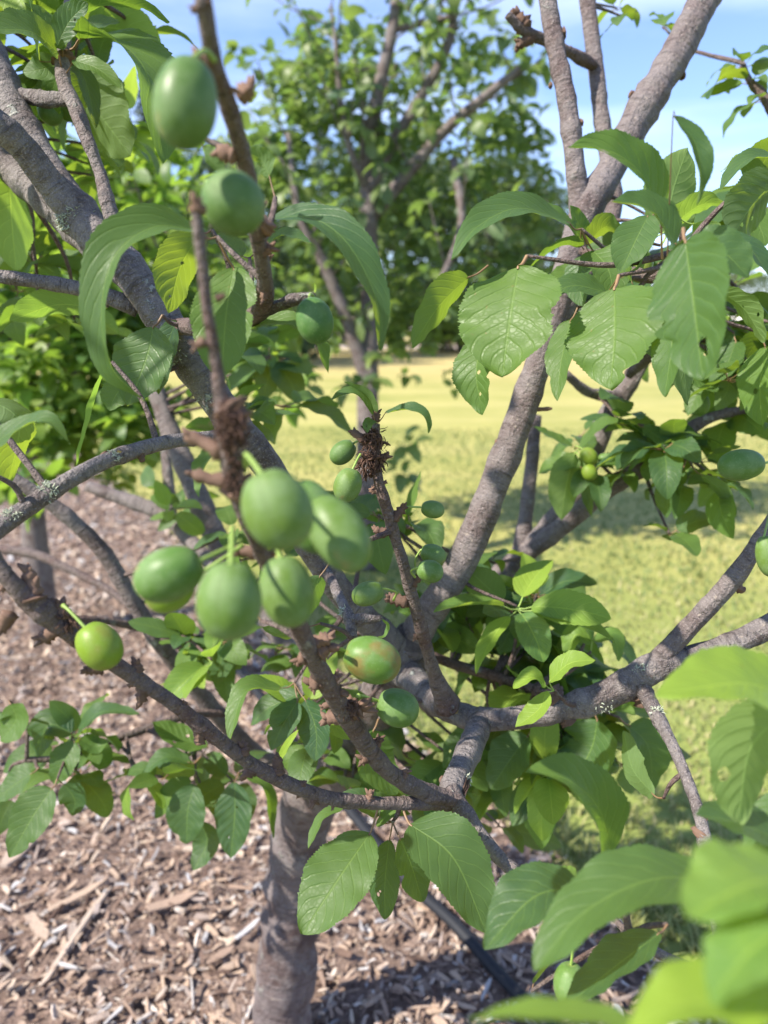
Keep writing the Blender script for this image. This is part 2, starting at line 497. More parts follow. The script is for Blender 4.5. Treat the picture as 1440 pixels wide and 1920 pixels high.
def catmull(pts, sub):
    """pts: list of equal-length numpy rows; returns smooth rows"""
    p = np.asarray(pts, dtype=float)
    if len(p) == 2:
        t = np.linspace(0, 1, sub + 1)[:, None]
        return p[0] * (1 - t) + p[1] * t
    p = np.vstack([2 * p[0] - p[1], p, 2 * p[-1] - p[-2]])
    out = []
    for i in range(1, len(p) - 2):
        a, b, c, d = p[i - 1], p[i], p[i + 1], p[i + 2]
        for k in range(sub):
            t = k / sub
            out.append(0.5 * ((2 * b) + (c - a) * t + (2 * a - 5 * b + 4 * c - d) * t * t + (3 * b - a - 3 * c + d) * t ** 3))
    out.append(p[-2])
    return np.array(out)

def tube_data(path, rad, sides=12, rough=0.05, seed=0, cap=True, lump=22.0):
    path = np.asarray(path, float); n = len(path)
    tan = np.gradient(path, axis=0); tan /= np.linalg.norm(tan, axis=1)[:, None] + 1e-12
    up = np.array([0, 0, 1.0]) if abs(tan[0][2]) < 0.9 else np.array([1.0, 0, 0])
    nrm = np.cross(tan[0], up); nrm /= np.linalg.norm(nrm)
    seg = np.r_[0, np.cumsum(np.linalg.norm(np.diff(path, axis=0), axis=1))]
    V, UV = [], []
    for i in range(n):
        nrm = nrm - tan[i] * nrm.dot(tan[i]); nrm /= np.linalg.norm(nrm)
        b = np.cross(tan[i], nrm)
        for k in range(sides + 1):
            a = 2 * math.pi * (k % sides) / sides
            d = nrm * math.cos(a) + b * math.sin(a)
            r = rad[i]
            if rough:
                q = Vector((math.cos(a) * 1.1 + seed * 3.1, math.sin(a) * 1.1, seg[i] * lump))
                r *= 1 + rough * (noise.noise(q) * 1.6 + noise.noise(q * 3.1) * 0.9 + noise.noise(q * 7.3) * 0.7)
            V.append(path[i] + d * r)
            UV.append((k / sides, seg[i] + seed * 0.37))
    Fc = []
    w = sides + 1
    for i in range(n - 1):
        for k in range(sides):
            Fc.append((i * w + k, i * w + k + 1, (i + 1) * w + k + 1, (i + 1) * w + k))
    if cap:
        V.append(path[-1] + tan[-1] * rad[-1] * 0.3); UV.append((0.5, seg[-1]))
        c = len(V) - 1
        for k in range(sides): Fc.append(((n - 1) * w + k, (n - 1) * w + k + 1, c))
        V.append(path[0] - tan[0] * rad[0] * 0.3); UV.append((0.5, 0)); c = len(V) - 1
        for k in range(sides): Fc.append((k + 1, k, c))
    return V, Fc, UV

def tube_mesh(name, path, rad, mat, **kw):
    V, Fc, UV = tube_data(path, rad, **kw)
    return mesh_from(name, V, Fc, [mat], UV)

class Bag:
    """collects several pieces of one part"""
    def __init__(s): s.V, s.F, s.UV, s.M, s.R = [], [], [], [], []
    def add(s, V, Fc, UV, mi=0, r=0.0):
        o = len(s.V); s.V += list(V); s.UV += list(UV); s.R += [r] * len(V)
        s.F += [tuple(i + o for i in f) for f in Fc]; s.M += [mi] * len(Fc)
    def mesh(s, name, mats): return mesh_from(name, s.V, s.F, mats, s.UV, s.R, s.M)

# ------------------------------------------------------------------ setting: field, path, mulch bed, grass
def sheet(name, pts, z, mat, div=1):
    V = [(x, y, z) for x, y in pts]
    o = put(name, mesh_from(name, V, [tuple(range(len(V)))], [mat]))
    return tag(o, kind='structure')

sheet('field', [(-400, -60), (400, -60), (400, 700), (-400, 700)], 0.0, MAT['field'])
sheet('gravel_path', [(-60, 58), (90, 58), (90, 72), (-60, 72)], 0.004, MAT['gravel'])

BED_D = Vector((-0.506, 0.862)); BED_N = Vector((0.862, 0.506)); BED_C = Vector((-0.18, 1.12))
def bed(a, s):  # along, across
    q = BED_C + BED_D * a + BED_N * s
    return q.x, q.y
EDGE = 0.82
def edge_at(a):
    return EDGE + 0.06 * noise.noise(Vector((a * 1.7, 3.3, 0))) + 0.025 * noise.noise(Vector((a * 7, 1.3, 0)))
na, ns = 150, 26
V = []; Fc = []; UV = []
for i in range(na):
    a = -2.0 + 14.0 * i / (na - 1)
    for j in range(ns):
        f = j / (ns - 1)
        s = -1.15 + (1.15 + edge_at(a)) * f
        x, y = bed(a, s)
        rim = min(1.0, min(f, 1 - f) * 7)
        z = 0.004 + 0.026 * rim * (1 + 0.5 * noise.noise(Vector((x * 2.2, y * 2.2, 0)))) + 0.008 * noise.noise(Vector((x * 9, y * 9, 2))) * rim
        V.append((x, y, z)); UV.append((x, y))
for i in range(na - 1):
    for j in range(ns - 1):
        Fc.append((i * ns + j, i * ns + j + 1, (i + 1) * ns + j + 1, (i + 1) * ns + j))
mulch = tag(put('mulch_bed', mesh_from('mulch_bed', V, Fc, [MAT['soil']], UV)), kind='structure')

def chip_mesh(seed):
    """a splintered, slightly curved sliver: 8-point prism with uneven ends, unit length along x"""
    r = random.Random(seed)
    w = r.uniform(0.18, 0.42); h = r.uniform(0.06, 0.16); b = r.uniform(-0.12, 0.12)
    V = []
    for x, ws in ((-0.5, r.uniform(0.25, 0.95)), (-0.18, r.uniform(0.8, 1.1)), (0.2, r.uniform(0.75, 1.1)), (0.5, r.uniform(0.15, 0.9))):
        sk = r.uniform(-0.06, 0.06)
        for yy, zz in ((-1, -1), (1, -1), (1, 1), (-1, 1)):
            V.append((x + sk * yy + r.uniform(-0.03, 0.03), yy * w * ws * 0.5 + r.uniform(-0.02, 0.02), zz * h * 0.5 * r.uniform(0.6, 1.1) + b * (4 * x * x)))
    Fc = [(0, 1, 2, 3), (15, 14, 13, 12)]
    for i in range(3):
        for k in range(4):
            Fc.append((i * 4 + k, (i + 1) * 4 + k, (i + 1) * 4 + (k + 1) % 4, i * 4 + (k + 1) % 4))
    return np.array(V), Fc
CH = [chip_mesh(i) for i in range(10)]
CHM = [mesh_from('wood_chip', v, f, [MAT['chip']], smooth=False) for v, f in CH]

def bed_z(x, y): return 0.03 + 0.012 * noise.noise(Vector((x * 2.2, y * 2.2, 0)))
chips = []
def project(p):
    d = Vector(p) - cam.location
    z = d.y * cp - d.z * sp
    if z < 0.05: return None
    return 720 + F * d.x / z, 960 - F * (d.y * sp + d.z * cp) / z, z
for band, (a0, a1, cnt, l0, l1) in enumerate(((-0.7, 1.2, 19000, 0.009, 0.043), (1.2, 3.4, 13000, 0.014, 0.05), (3.4, 7.0, 6000, 0.03, 0.07))):
    for i in range(cnt):
        a = RND.uniform(a0, a1); s = RND.uniform(-1.15, EDGE + 0.02)
        if s > edge_at(a) + RND.gauss(-0.02, 0.035): continue
        x, y = bed(a, s)
        pr = project((x, y, 0.03))
        if pr is None or not (-150 < pr[0] < 1600 and 800 < pr[1] < 2150): continue
        l = l0 + (l1 - l0) * RND.random() ** 2.2
        wz = RND.uniform(0, 6.283)
        thin = RND.random() < 0.2
        chips.append((x, y, l * (1.5 if thin else 1), RND.uniform(0.2, 0.45) if thin else RND.uniform(0.55, 1.35), wz, RND.gauss(0, 0.28), RND.gauss(0, 0.35), RND.randrange(10), pr[2], RND.random(), RND.uniform(0.0, 0.022)))
def chip_matrix(c):
    x, y, l, wf, rz, rx, ry, k, _, _, dz = c
    return Matrix.Translation((x, y, bed_z(x, y) + dz)) @ Matrix.Rotation(rz, 4, 'Z') @ Matrix.Rotation(ry, 4, 'Y') @ Matrix.Rotation(rx, 4, 'X') @ Matrix.Diagonal((l, l * wf, l, 1))
def in_view(c):
    p = project((c[0], c[1], 0.03)); return -10 < p[0] < 1450 and p[1] < 1925
vis = sorted([c for c in chips if in_view(c)], key=lambda c: -(c[2] * c[3] ** 0.5) / c[8] - c[10] * 0.5)
top_ids = set(map(id, vis[:296]))
for c in vis[:296]:
    put('wood_chip', CHM[c[7]], mulch, matrix=chip_matrix(c))
# long weathered sticks and large pieces that stand out in the photograph
for (x0, y0, x1, y1, wpx) in ((88, 1880, 205, 1702, 15), (10, 1660, 62, 1606, 24), (392, 1845, 442, 1812, 22), (60, 1755, 95, 1802, 18), (100, 1745, 200, 1690, 14), (280, 1745, 372, 1712, 20), (445, 1800, 490, 1760, 9)):
    A, B = G(x0, y0), G(x1, y1); A.z = B.z = 0.055
    L = (B - A).length; c = (A + B) / 2
    wz = math.atan2(B.y - A.y, B.x - A.x)
    wd = wpx / F * depth_of(c) / 0.3
    put('wood_chip', CHM[(x0 + y0) % 10], mulch, matrix=Matrix.Translation(c) @ Matrix.Rotation(wz, 4, 'Z') @ Matrix.Diagonal((L, wd, min(L * 0.5, wd), 1)))
VV, FF, RR = [], [], []
off = 0
for c in chips:
    if id(c) in top_ids: continue
    v, f = CH[c[7]]
    M = np.array(chip_matrix(c))
    VV.append(v @ M[:3, :3].T + M[:3, 3]); FF.append(np.array(f) + off); RR.append(np.full(len(v), c[9])); off += len(v)
o = put('wood_chips', mesh_from('wood_chips', np.vstack(VV), np.vstack(FF), [MAT['chip']], None, np.concatenate(RR), smooth=False), mulch)
tag(o, kind='stuff')

# grass blades on the near part of the field
VV, FF, RR = [], [], []
cnt = 0; off = 0
gv = []; gr = []
while cnt < 80000:
    y = 1.0 + 9.5 * RND.random() ** 1.9; x = RND.uniform(-0.8, 1.1) * (y * 0.9 + 0.6)
    s = (Vector((x, y)) - BED_C).dot(BED_N); a = (Vector((x, y)) - BED_C).dot(BED_D)
    cnt += 1
    e = edge_at(a)
    if s < e - 0.05: continue
    h = RND.uniform(0.012, 0.036) * (1 + 0.4 * noise.noise(Vector((x * 1.5, y * 1.5, 5)))) + (0.03 * RND.random() if s < e + 0.12 else 0)
    wd = RND.uniform(0.0022, 0.0045) * (1 + y * 0.16)
    az = RND.uniform(0, 6.283); ln = RND.uniform(0.2, 1.1) * h
    dx, dy = math.cos(az), math.sin(az)
    b0 = (x - dy * wd, y + dx * wd, 0); b1 = (x + dy * wd, y - dx * wd, 0)
    m0 = (x + dx * ln * 0.35 - dy * wd * 0.7, y + dy * ln * 0.35 + dx * wd * 0.7, h * 0.65); m1 = (x + dx * ln * 0.35 + dy * wd * 0.7, y + dy * ln * 0.35 - dx * wd * 0.7, h * 0.65)
    tp = (x + dx * ln, y + dy * ln, h)
    gv += [b0, b1, m1, m0, tp]
    FF.append((off, off + 1, off + 2)); FF.append((off, off + 2, off + 3)); FF.append((off + 3, off + 2, off + 4))
    off += 5
    rr = min(0.999, max(0.0, 0.16 + 0.38 * min(1, max(0, (y - 2.2) / 3.5)) + 0.20 * noise.noise(Vector((x * 1.1, y * 1.1, 9))) + RND.gauss(0, 0.11)))
    gr += [rr] * 5
o = put('grass', mesh_from('grass', np.array(gv), np.array(FF), [MAT['blade']], None, gr))
tag(o, 'short mown grass with dry blades beside the mulch', 'grass', kind='stuff')

# ------------------------------------------------------------------ leaves
def leaf_profile(v, seed=0):
    """half-width along the leaf: ovate to elliptic, pointed tip"""
    r = random.Random(int(seed) * 7 + 3)
    p, q = r.uniform(0.50, 0.72), r.uniform(0.74, 0.92)
    m = p / (p + q)
    return np.power(np.clip(v, 0, 1), p) * np.power(np.clip(1 - v, 0, 1), q) / (m ** p * (1 - m) ** q)

def leaf_grid(nv, nu, teeth, seed=0):
    v = np.linspace(0, 1, nv + 1); u = np.linspace(-1, 1, nu + 1)
    prof = leaf_profile(v, seed)
    r = np.random.default_rng(seed)
    if teeth:
        saw = np.where(np.arange(nv + 1) % 2 == 0, 1.0, 0.955) + r.normal(0, 0.012, nv + 1)
    else: saw = np.ones(nv + 1)
    return v, u, prof, saw

def grid_faces(nv, nu):
    w = nu + 1
    i, j = np.meshgrid(np.arange(nv), np.arange(nu), indexing='ij')
    a = (i * w + j).ravel()
    return np.stack([a, a + 1, a + w + 1, a + w], 1)

def generic_leaf(nv, nu, bend, fold, twist, wave, aspect, seed, petiole=True, teeth=True):
    """unit-length leaf: base at origin, along +y, top side +z; returns V, F(list), UV, matidx"""
    v, u, prof, saw = leaf_grid(nv, nu, teeth, seed)
    V, UV = [], []
    y = z = 0.0
    ang0 = bend * 0.35
    for i, vv in enumerate(v):
        ang = ang0 - bend * vv * 1.25
        if i:
            y += math.cos(ang) / nv; z += math.sin(ang) / nv
        for uu in u:
            hw = prof[i] * aspect * 0.5 * (saw[i] if abs(uu) > 0.99 else 1)
            tw = twist * vv
            x = uu * hw
            lift = fold * abs(uu) * hw + wave * math.sin(vv * 15 + seed + (2.0 if uu > 0 else 0)) * abs(uu) ** 2 * hw
            xx = x * math.cos(tw) - lift * math.sin(tw); ll = x * math.sin(tw) + lift * math.cos(tw)
            V.append((xx, y - ll * math.sin(ang), z + ll * math.cos(ang)))
            UV.append((uu * 0.5 + 0.5, vv))
    Fc = [tuple(f) for f in grid_faces(nv, nu)]
    MI = [0] * len(Fc)
    if petiole:
        pth = [(0, -0.20, -0.05), (0, -0.1, -0.045), (0, 0.0, -0.004), (0, 0.05, -0.004)]
        PV, PF, PU = tube_data(pth, [0.013, 0.011, 0.010, 0.004], sides=5, rough=0, cap=False)
        o = len(V); V += [tuple(p) for p in PV]; UV += PU
        Fc += [tuple(k + o for k in f) for f in PF]; MI += [1] * len(PF)
    return V, Fc, UV, MI

def leaf_variants(nv, nu, k, mats, teeth=True, petiole=True, seed=0):
    out = []
    r = random.Random(seed + 5)
    for i in range(k):
        V, Fc, UV, MI = generic_leaf(nv, nu, r.uniform(0.1, 1.3), r.uniform(0.05, 0.45), r.uniform(-0.5, 0.5), r.uniform(0.03, 0.12), r.uniform(0.48, 0.62), i + seed, petiole, teeth)
        out.append((np.array(V), Fc, np.array(UV), MI, mesh_from('leaf', V, Fc, mats, UV, None, MI)))
    return out

LV_NEAR = leaf_variants(26, 6, 12, [MAT['leaf'], MAT['petiole']])
LV_YOUNG = leaf_variants(26, 6, 6, [MAT['leaf_young'], MAT['stalk']], seed=40)
LV_FAR = leaf_variants(6, 2, 10, [MAT['leaf_far'], MAT['petiole']], teeth=False, petiole=False, seed=80)

LV_GREY = leaf_variants(6, 2, 10, [MAT['leaf_grey'], MAT['petiole']], teeth=False, petiole=False, seed=120)

def leaf_matrix(base, d, up, L):
    y = Vector(d).normalized()
    z = Vector(up) - y * Vector(up).dot(y)
    if z.length < 1e-4: z = y.orthogonal()
    z.normalize(); x = y.cross(z)
    M = Matrix((x, y, z)).transposed().to_4x4()
    return Matrix.Translation(base) @ M @ Matrix.Scale(L, 4)

class Leaves:
    """all the generic leaves of one plant; the largest in the picture become parts, the rest one mass"""
    def __init__(s): s.items = []
    def add(s, M, var): s.items.append((M, var))
    def spur(s, p, axis, n, L, variants, rng, droop=0.35, spread=(0.7, 1.5)):
        axis = Vector(axis).normalized(); o1 = axis.orthogonal().normalized(); o2 = axis.cross(o1)
        a0 = rng.uniform(0, 6.28)
        for i in range(n):
            az = a0 + i * 2.4 + rng.uniform(-0.3, 0.3); el = rng.uniform(*spread)
            d = axis * math.cos(el) + (o1 * math.cos(az) + o2 * math.sin(az)) * math.sin(el)
            d = (d + Vector((0, 0, -droop * rng.uniform(0.3, 1.6)))).normalized()
            l = L * rng.uniform(0.6, 1.2)
            up = Vector((rng.gauss(0, 0.35) - 0.15, rng.gauss(0, 0.35) - 0.1, 1.0))
            s.add(leaf_matrix(Vector(p) + d * l * 0.19, d, up, l), rng.choice(variants))
    def build(s, parent, limit, mass_name='foliage'):
        def size(it):
            M = it[0]; t = M.translation; pr = project(t)
            if pr is None or not (-30 < pr[0] < 1470 and -30 < pr[1] < 1950): return 0
            return M.to_scale()[0] / pr[2]
        it = sorted(s.items, key=size, reverse=True)
        for M, var in it[:limit]:
            put('leaf', var[4], parent, matrix=M)
        rest = it[limit:]
        if not rest: return
        V, Q, UV, R, MI = [], [], [], [], []
        off = 0
        for M, var in rest:
            m = np.array(M); v = var[0]
            V.append(v @ m[:3, :3].T + m[:3, 3]); UV.append(var[2])
            Q.append(np.array(var[1]) + off); MI += var[3]
            R.append(np.full(len(v), RND.random())); off += len(v)
        mats = list(rest[0][1][4].materials)
        me = mesh_from(mass_name, np.vstack(V), np.vstack(Q), mats, np.vstack(UV), np.concatenate(R), MI)
        tag(put(mass_name, me, parent), kind='stuff')

# ------------------------------------------------------------------ the plum tree in front
BASE = P(528, 1990, 1.43); BASE.z = 0.0
tree = empty('plum_tree', BASE)
tag(tree, 'near plum tree with grey trunk in wood chips and branches filling the view', 'tree')
branches = {}
bseed = 0
def branch(key, pts, mat='bark_mid', name='branch', sides=14, sub=9, rough=0.06, flare=0.0, parent=None):
    """pts: (px, py, depth, width in px)"""
    global bseed
    bseed += 1
    rows = []
    for px, py, z, w in pts:
        p = P(px, py, z); rows.append((p.x, p.y, p.z, w * (0.39 if name == 'branch' else 0.485) / F * z))
    sm = catmull(rows, sub)
    path, rad = sm[:, :3], sm[:, 3].copy()
    # swollen nodes and old ring scars along the wood
    rn = random.Random(bseed * 13)
    sg = np.r_[0, np.cumsum(np.linalg.norm(np.diff(path, axis=0), axis=1))]
    t = rn.uniform(0.02, 0.05)
    while t < sg[-1]:
        rad *= 1 + rn.uniform(0.05, 0.17) * np.exp(-((sg - t) / (0.35 * rad.mean() + 0.003)) ** 2)
        t += rn.uniform(0.025, 0.08)
    if flare:
        seg = np.r_[0, np.cumsum(np.linalg.norm(np.diff(path, axis=0), axis=1))]
        rad *= 1 + flare * np.exp(-seg / (rad[0] * 2.2))
    me = tube_mesh(name, path - path[0], rad, MAT[mat], sides=sides, rough=rough, seed=bseed)
    o = put(name, me, parent or tree, path[0])
    branches[key] = (o, path, rad)
    return o

branch('trunk', [(524, 2120, 1.50, 128), (527, 1990, 1.44, 112), (532, 1880, 1.40, 106), (545, 1720, 1.36, 100), (556, 1600, 1.31, 98), (580, 1500, 1.24, 104), (640, 1425, 1.12, 104), (702, 1335, 1.0, 92), (748, 1245, 0.90, 84), (775, 1195, 0.86, 74)], 'bark_trunk', 'trunk', 20, rough=0.09)
branch('right_limb', [(735, 1262, 0.90, 66), (762, 1215, 0.88, 78), (795, 1165, 0.86, 70), (870, 1045, 0.84, 73), (928, 905, 0.83, 70), (992, 735, 0.83, 66), (1048, 560, 0.84, 62), (1072, 470, 0.85, 62), (1100, 395, 0.86, 74), (1150, 310, 0.87, 68), (1205, 205, 0.88, 74), (1255, 125, 0.89, 72), (1300, 40, 0.90, 72), (1345, -50, 0.91, 70)], 'bark_mid', sides=18)
branch('fork_stem', [(1098, 430, 0.86, 52), (1085, 370, 0.86, 48), (1075, 280, 0.86, 46), (1060, 175, 0.87, 44), (1040, 80, 0.88, 42), (1022, -30, 0.89, 42)], 'bark_mid', flare=0.2)
branch('back_stem', [(1050, 600, 0.87, 40), (1105, 500, 0.93, 40), (1150, 395, 0.97, 40), (1140, 300, 0.98, 38), (1127, 215, 0.99, 38), (1115, 110, 1.0, 37), (1098, -20, 1.01, 36)], 'bark_mid')
branch('knobby', [(1112, 122, 0.99, 26), (1085, 108, 0.97, 24), (1050, 88, 0.95, 22), (1005, 68, 0.93, 26), (975, 52, 0.92, 24), (952, 28, 0.91, 18)], 'bark_young', rough=0.22)
branch('arch', [(725, 1215, 0.90, 60), (762, 1262, 0.86, 74), (820, 1318, 0.80, 62), (880, 1345, 0.77, 54), (950, 1348, 0.75, 52), (1030, 1335, 0.735, 58), (1110, 1312, 0.725, 66), (1180, 1282, 0.72, 70), (1232, 1250, 0.715, 70), (1300, 1232, 0.71, 54), (1380, 1205, 0.705, 52), (1460, 1165, 0.70, 56)], 'bark', sides=18, rough=0.09)
branch('arch_up', [(1215, 1262, 0.715, 46), (1262, 1208, 0.71, 44), (1330, 1135, 0.70, 44), (1375, 1085, 0.69, 46), (1410, 1035, 0.685, 38), (1470, 945, 0.68, 36)], 'bark_mid', flare=0.3)
branch('arch_down', [(1195, 1275, 0.715, 36), (1222, 1322, 0.70, 34), (1262, 1400, 0.66, 28), (1292, 1470, 0.63, 27), (1312, 1528, 0.61, 30), (1322, 1580, 0.60, 32), (1335, 1660, 0.58, 46), (1362, 1780, 0.57, 46), (1395, 1960, 0.56, 46)], 'bark', flare=0.3, rough=0.11)
branch('left_limb', [(770, 1255, 0.87, 62), (738, 1218, 0.86, 78), (690, 1165, 0.82, 66), (622, 1088, 0.78, 62), (560, 985, 0.75, 66), (500, 872, 0.72, 72), (430, 785, 0.70, 78), (365, 690, 0.69, 78), (295, 580, 0.69, 82), (225, 490, 0.69, 86), (155, 415, 0.70, 92), (95, 335, 0.71, 90), (40, 240, 0.73, 84), (-10, 130, 0.75, 80), (-60, 20, 0.77, 78)], 'bark', sides=20, rough=0.07)
branch('left_limb_low', [(170, 430, 0.70, 78), (110, 365, 0.69, 70), (55, 290, 0.67, 66), (0, 235, 0.65, 62), (-60, 180, 0.64, 60)], 'bark', sides=16)
branch('left_limb_under', [(190, 470, 0.72, 78), (110, 395, 0.76, 74), (40, 335, 0.80, 70), (-40, 270, 0.84, 66)], 'bark', sides=16)
branch('side_thin', [(258, 575, 0.70, 40), (175, 548, 0.69, 36), (85, 530, 0.68, 34), (-20, 516, 0.67, 32)], 'bark', flare=0.3)
branch('top_twig', [(215, 425, 0.68, 34), (200, 375, 0.68, 32), (188, 325, 0.69, 30), (165, 265, 0.69, 32), (143, 205, 0.70, 34), (122, 165, 0.71, 36), (117, 118, 0.72, 34), (125, 60, 0.74, 24), (132, -30, 0.76, 22)], 'bark_mid', rough=0.1, flare=0.25)
branch('top_spur', [(128, 185, 0.71, 30), (90, 188, 0.72, 36), (62, 182, 0.73, 34), (35, 172, 0.74, 22)], 'bark', rough=0.2)
branch('lichen_branch', [(440, 818, 0.69, 40), (390, 822, 0.64, 34), (320, 828, 0.60, 34), (250, 846, 0.57, 36), (190, 868, 0.55, 40), (120, 906, 0.53, 40), (60, 945, 0.52, 44), (0, 990, 0.51, 42), (-50, 1040, 0.50, 40)], 'bark', rough=0.09)
branch('plum_twig', [(856, 1500, 0.635, 44), (800, 1487, 0.62, 44), (720, 1438, 0.59, 42), (650, 1342, 0.545, 48), (602, 1262, 0.50, 46), (560, 1175, 0.455, 44), (500, 1050, 0.40, 42), (446, 930, 0.365, 42), (424, 810, 0.345, 44), (408, 700, 0.335, 30), (390, 590, 0.325, 28), (378, 480, 0.318, 28), (368, 398, 0.312, 24)], 'bark_young', rough=0.11, sides=14)
branch('high_twig', [(320, 612, 0.69, 40), (410, 612, 0.60, 42), (478, 590, 0.545, 46), (497, 545, 0.51, 42), (483, 440, 0.45, 38), (462, 320, 0.40, 40), (432, 205, 0.355, 42), (402, 120, 0.325, 42), (384, 20, 0.305, 40), (376, -40, 0.30, 40)], 'bark_young', rough=0.08)
branch('high_spur', [(490, 585, 0.54, 34), (520, 572, 0.53, 30), (555, 560, 0.52, 28), (590, 556, 0.515, 18)], 'bark', rough=0.25)
branch('low_twig', [(858, 1502, 0.64, 44), (790, 1505, 0.62, 32), (700, 1506, 0.60, 31), (590, 1488, 0.575, 33), (480, 1438, 0.55, 34), (400, 1378, 0.525, 36), (330, 1322, 0.51, 36), (255, 1272, 0.495, 38), (190, 1228, 0.48, 40), (125, 1182, 0.468, 46), (60, 1130, 0.455, 56), (20, 1090, 0.447, 42), (-40, 1010, 0.44, 40)], 'bark_young', rough=0.12)
branch('stub_twig', [(842, 1478, 0.64, 48), (868, 1520, 0.63, 44), (905, 1572, 0.62, 38), (940, 1612, 0.61, 34), (966, 1634, 0.605, 32)], 'bark_mid')
branch('joiner', [(905, 1345, 0.765, 50), (884, 1395, 0.72, 56), (862, 1445, 0.68, 62), (845, 1492, 0.645, 66), (850, 1515, 0.635, 50)], 'bark', rough=0.1, flare=0.2)
branch('small_plum_twig', [(838, 1322, 0.76, 46), (812, 1255, 0.73, 32), (786, 1165, 0.69, 30), (762, 1080, 0.66, 28), (735, 985, 0.63, 27), (712, 910, 0.615, 27), (704, 850, 0.61, 24), (706, 795, 0.605, 16)], 'bark_young', rough=0.13, flare=0.5)
branch('grey_spur', [(612, 1068, 0.76, 24), (640, 1125, 0.70, 26), (655, 1160, 0.67, 30), (658, 1195, 0.66, 24)], 'bark', rough=0.2)
branch('grey_spur_side', [(650, 1160, 0.67, 20), (680, 1162, 0.66, 24), (704, 1160, 0.655, 16), (716, 1158, 0.65, 10)], 'bark', rough=0.25)
branch('rear_right', [(690, 1360, 1.05, 50), (800, 1230, 1.10, 50), (900, 1120, 1.12, 50), (962, 1058, 1.12, 54), (1020, 1000, 1.11, 48), (1090, 900, 1.10, 48), (1140, 780, 1.09, 48), (1185, 710, 1.08, 40), (1240, 600, 1.07, 36), (1290, 500, 1.06, 32)], 'bark_mid')
branch('rear_right_low', [(960, 1060, 1.12, 42), (1050, 990, 1.08, 44), (1150, 910, 1.04, 44), (1232, 862, 1.01, 42), (1300, 800, 0.99, 32), (1360, 775, 0.98, 22), (1450, 762, 0.97, 18)], 'bark_mid')
branch('rear_right_stem', [(972, 1048, 1.12, 40), (985, 970, 1.13, 34), (996, 880, 1.14, 32), (1004, 780, 1.15, 28)], 'bark_mid')
branch('rear_right_mid', [(1160, 745, 1.08, 30), (1105, 735, 1.05, 24), (1060, 700, 1.02, 18)], 'bark_mid', rough=0.15)
branch('rear_thin', [(1000, 1290, 0.86, 20), (920, 1265, 0.90, 26), (850, 1245, 0.92, 24), (800, 1225, 0.93, 22)], 'bark_young')
branch('edge_limb', [(1480, 390, 0.88, 64), (1430, 430, 0.88, 58), (1390, 470, 0.88, 50), (1350, 510, 0.88, 36), (1300, 560, 0.88, 30), (1250, 640, 0.9, 26), (1180, 700, 1.0, 24)], 'bark_mid', rough=0.1)
branch('shoot_mid', [(1092, 470, 0.78, 22), (1160, 500, 0.72, 22), (1215, 520, 0.68, 30), (1250, 505, 0.66, 26), (1280, 470, 0.62, 16)], 'bark_young', rough=0.2)
branch('red_rear', [(575, 1480, 1.25, 54), (480, 1415, 1.22, 44), (400, 1330, 1.18, 40), (345, 1265, 1.14, 38), (290, 1192, 1.10, 38), (238, 1108, 1.07, 36), (190, 1030, 1.05, 36), (110, 955, 1.02, 34), (20, 895, 1.0, 34), (-50, 850, 0.99, 32)], 'bark_mid', flare=0.3)
branch('rear_left', [(620, 1440, 1.20, 52), (585, 1300, 1.24, 50), (510, 1170, 1.27, 50), (440, 1070, 1.29, 52), (392, 980, 1.30, 54), (352, 885, 1.31, 50), (312, 790, 1.32, 44), (280, 690, 1.33, 36)], 'bark_mid')
branch('rear_left_low', [(470, 1120, 1.30, 42), (400, 1060, 1.36, 40), (352, 1008, 1.40, 36), (310, 966, 1.42, 36), (240, 938, 1.43, 32), (165, 912, 1.44, 26)], 'bark_mid')
branch('rear_left_stem', [(322, 975, 1.42, 30), (316, 905, 1.43, 26), (310, 840, 1.44, 22)], 'bark_mid')
branch('low_rear_twig', [(420, 1335, 1.18, 22), (350, 1342, 1.14, 20), (280, 1365, 1.10, 20), (200, 1392, 1.06, 18), (120, 1420, 1.02, 16), (50, 1425, 1.0, 14)], 'bark_young')
branch('cross_twig', [(275, 1180, 1.10, 18), (220, 1168, 1.06, 18), (150, 1160, 1.02, 16), (80, 1170, 1.0, 14)], 'bark_young')
branch('pink_twig', [(330, 1240, 1.35, 16), (230, 1125, 1.45, 18), (110, 1058, 1.5, 20), (60, 1038, 1.52, 22), (0, 1030, 1.54, 22)], 'bark_young')
branch('sprig', [(1500, 330, .98, 26), (1462, 240, 1.0, 22), (1432, 180, 1.02, 20), (1405, 150, 1.03, 16), (1392, 118, 1.04, 12)], 'bark_young', rough=0.15)
branch('under_twig', [(1180, 1755, 0.50, 26), (1260, 1800, 0.51, 24), (1372, 1838, 0.57, 28)], 'bark_mid')

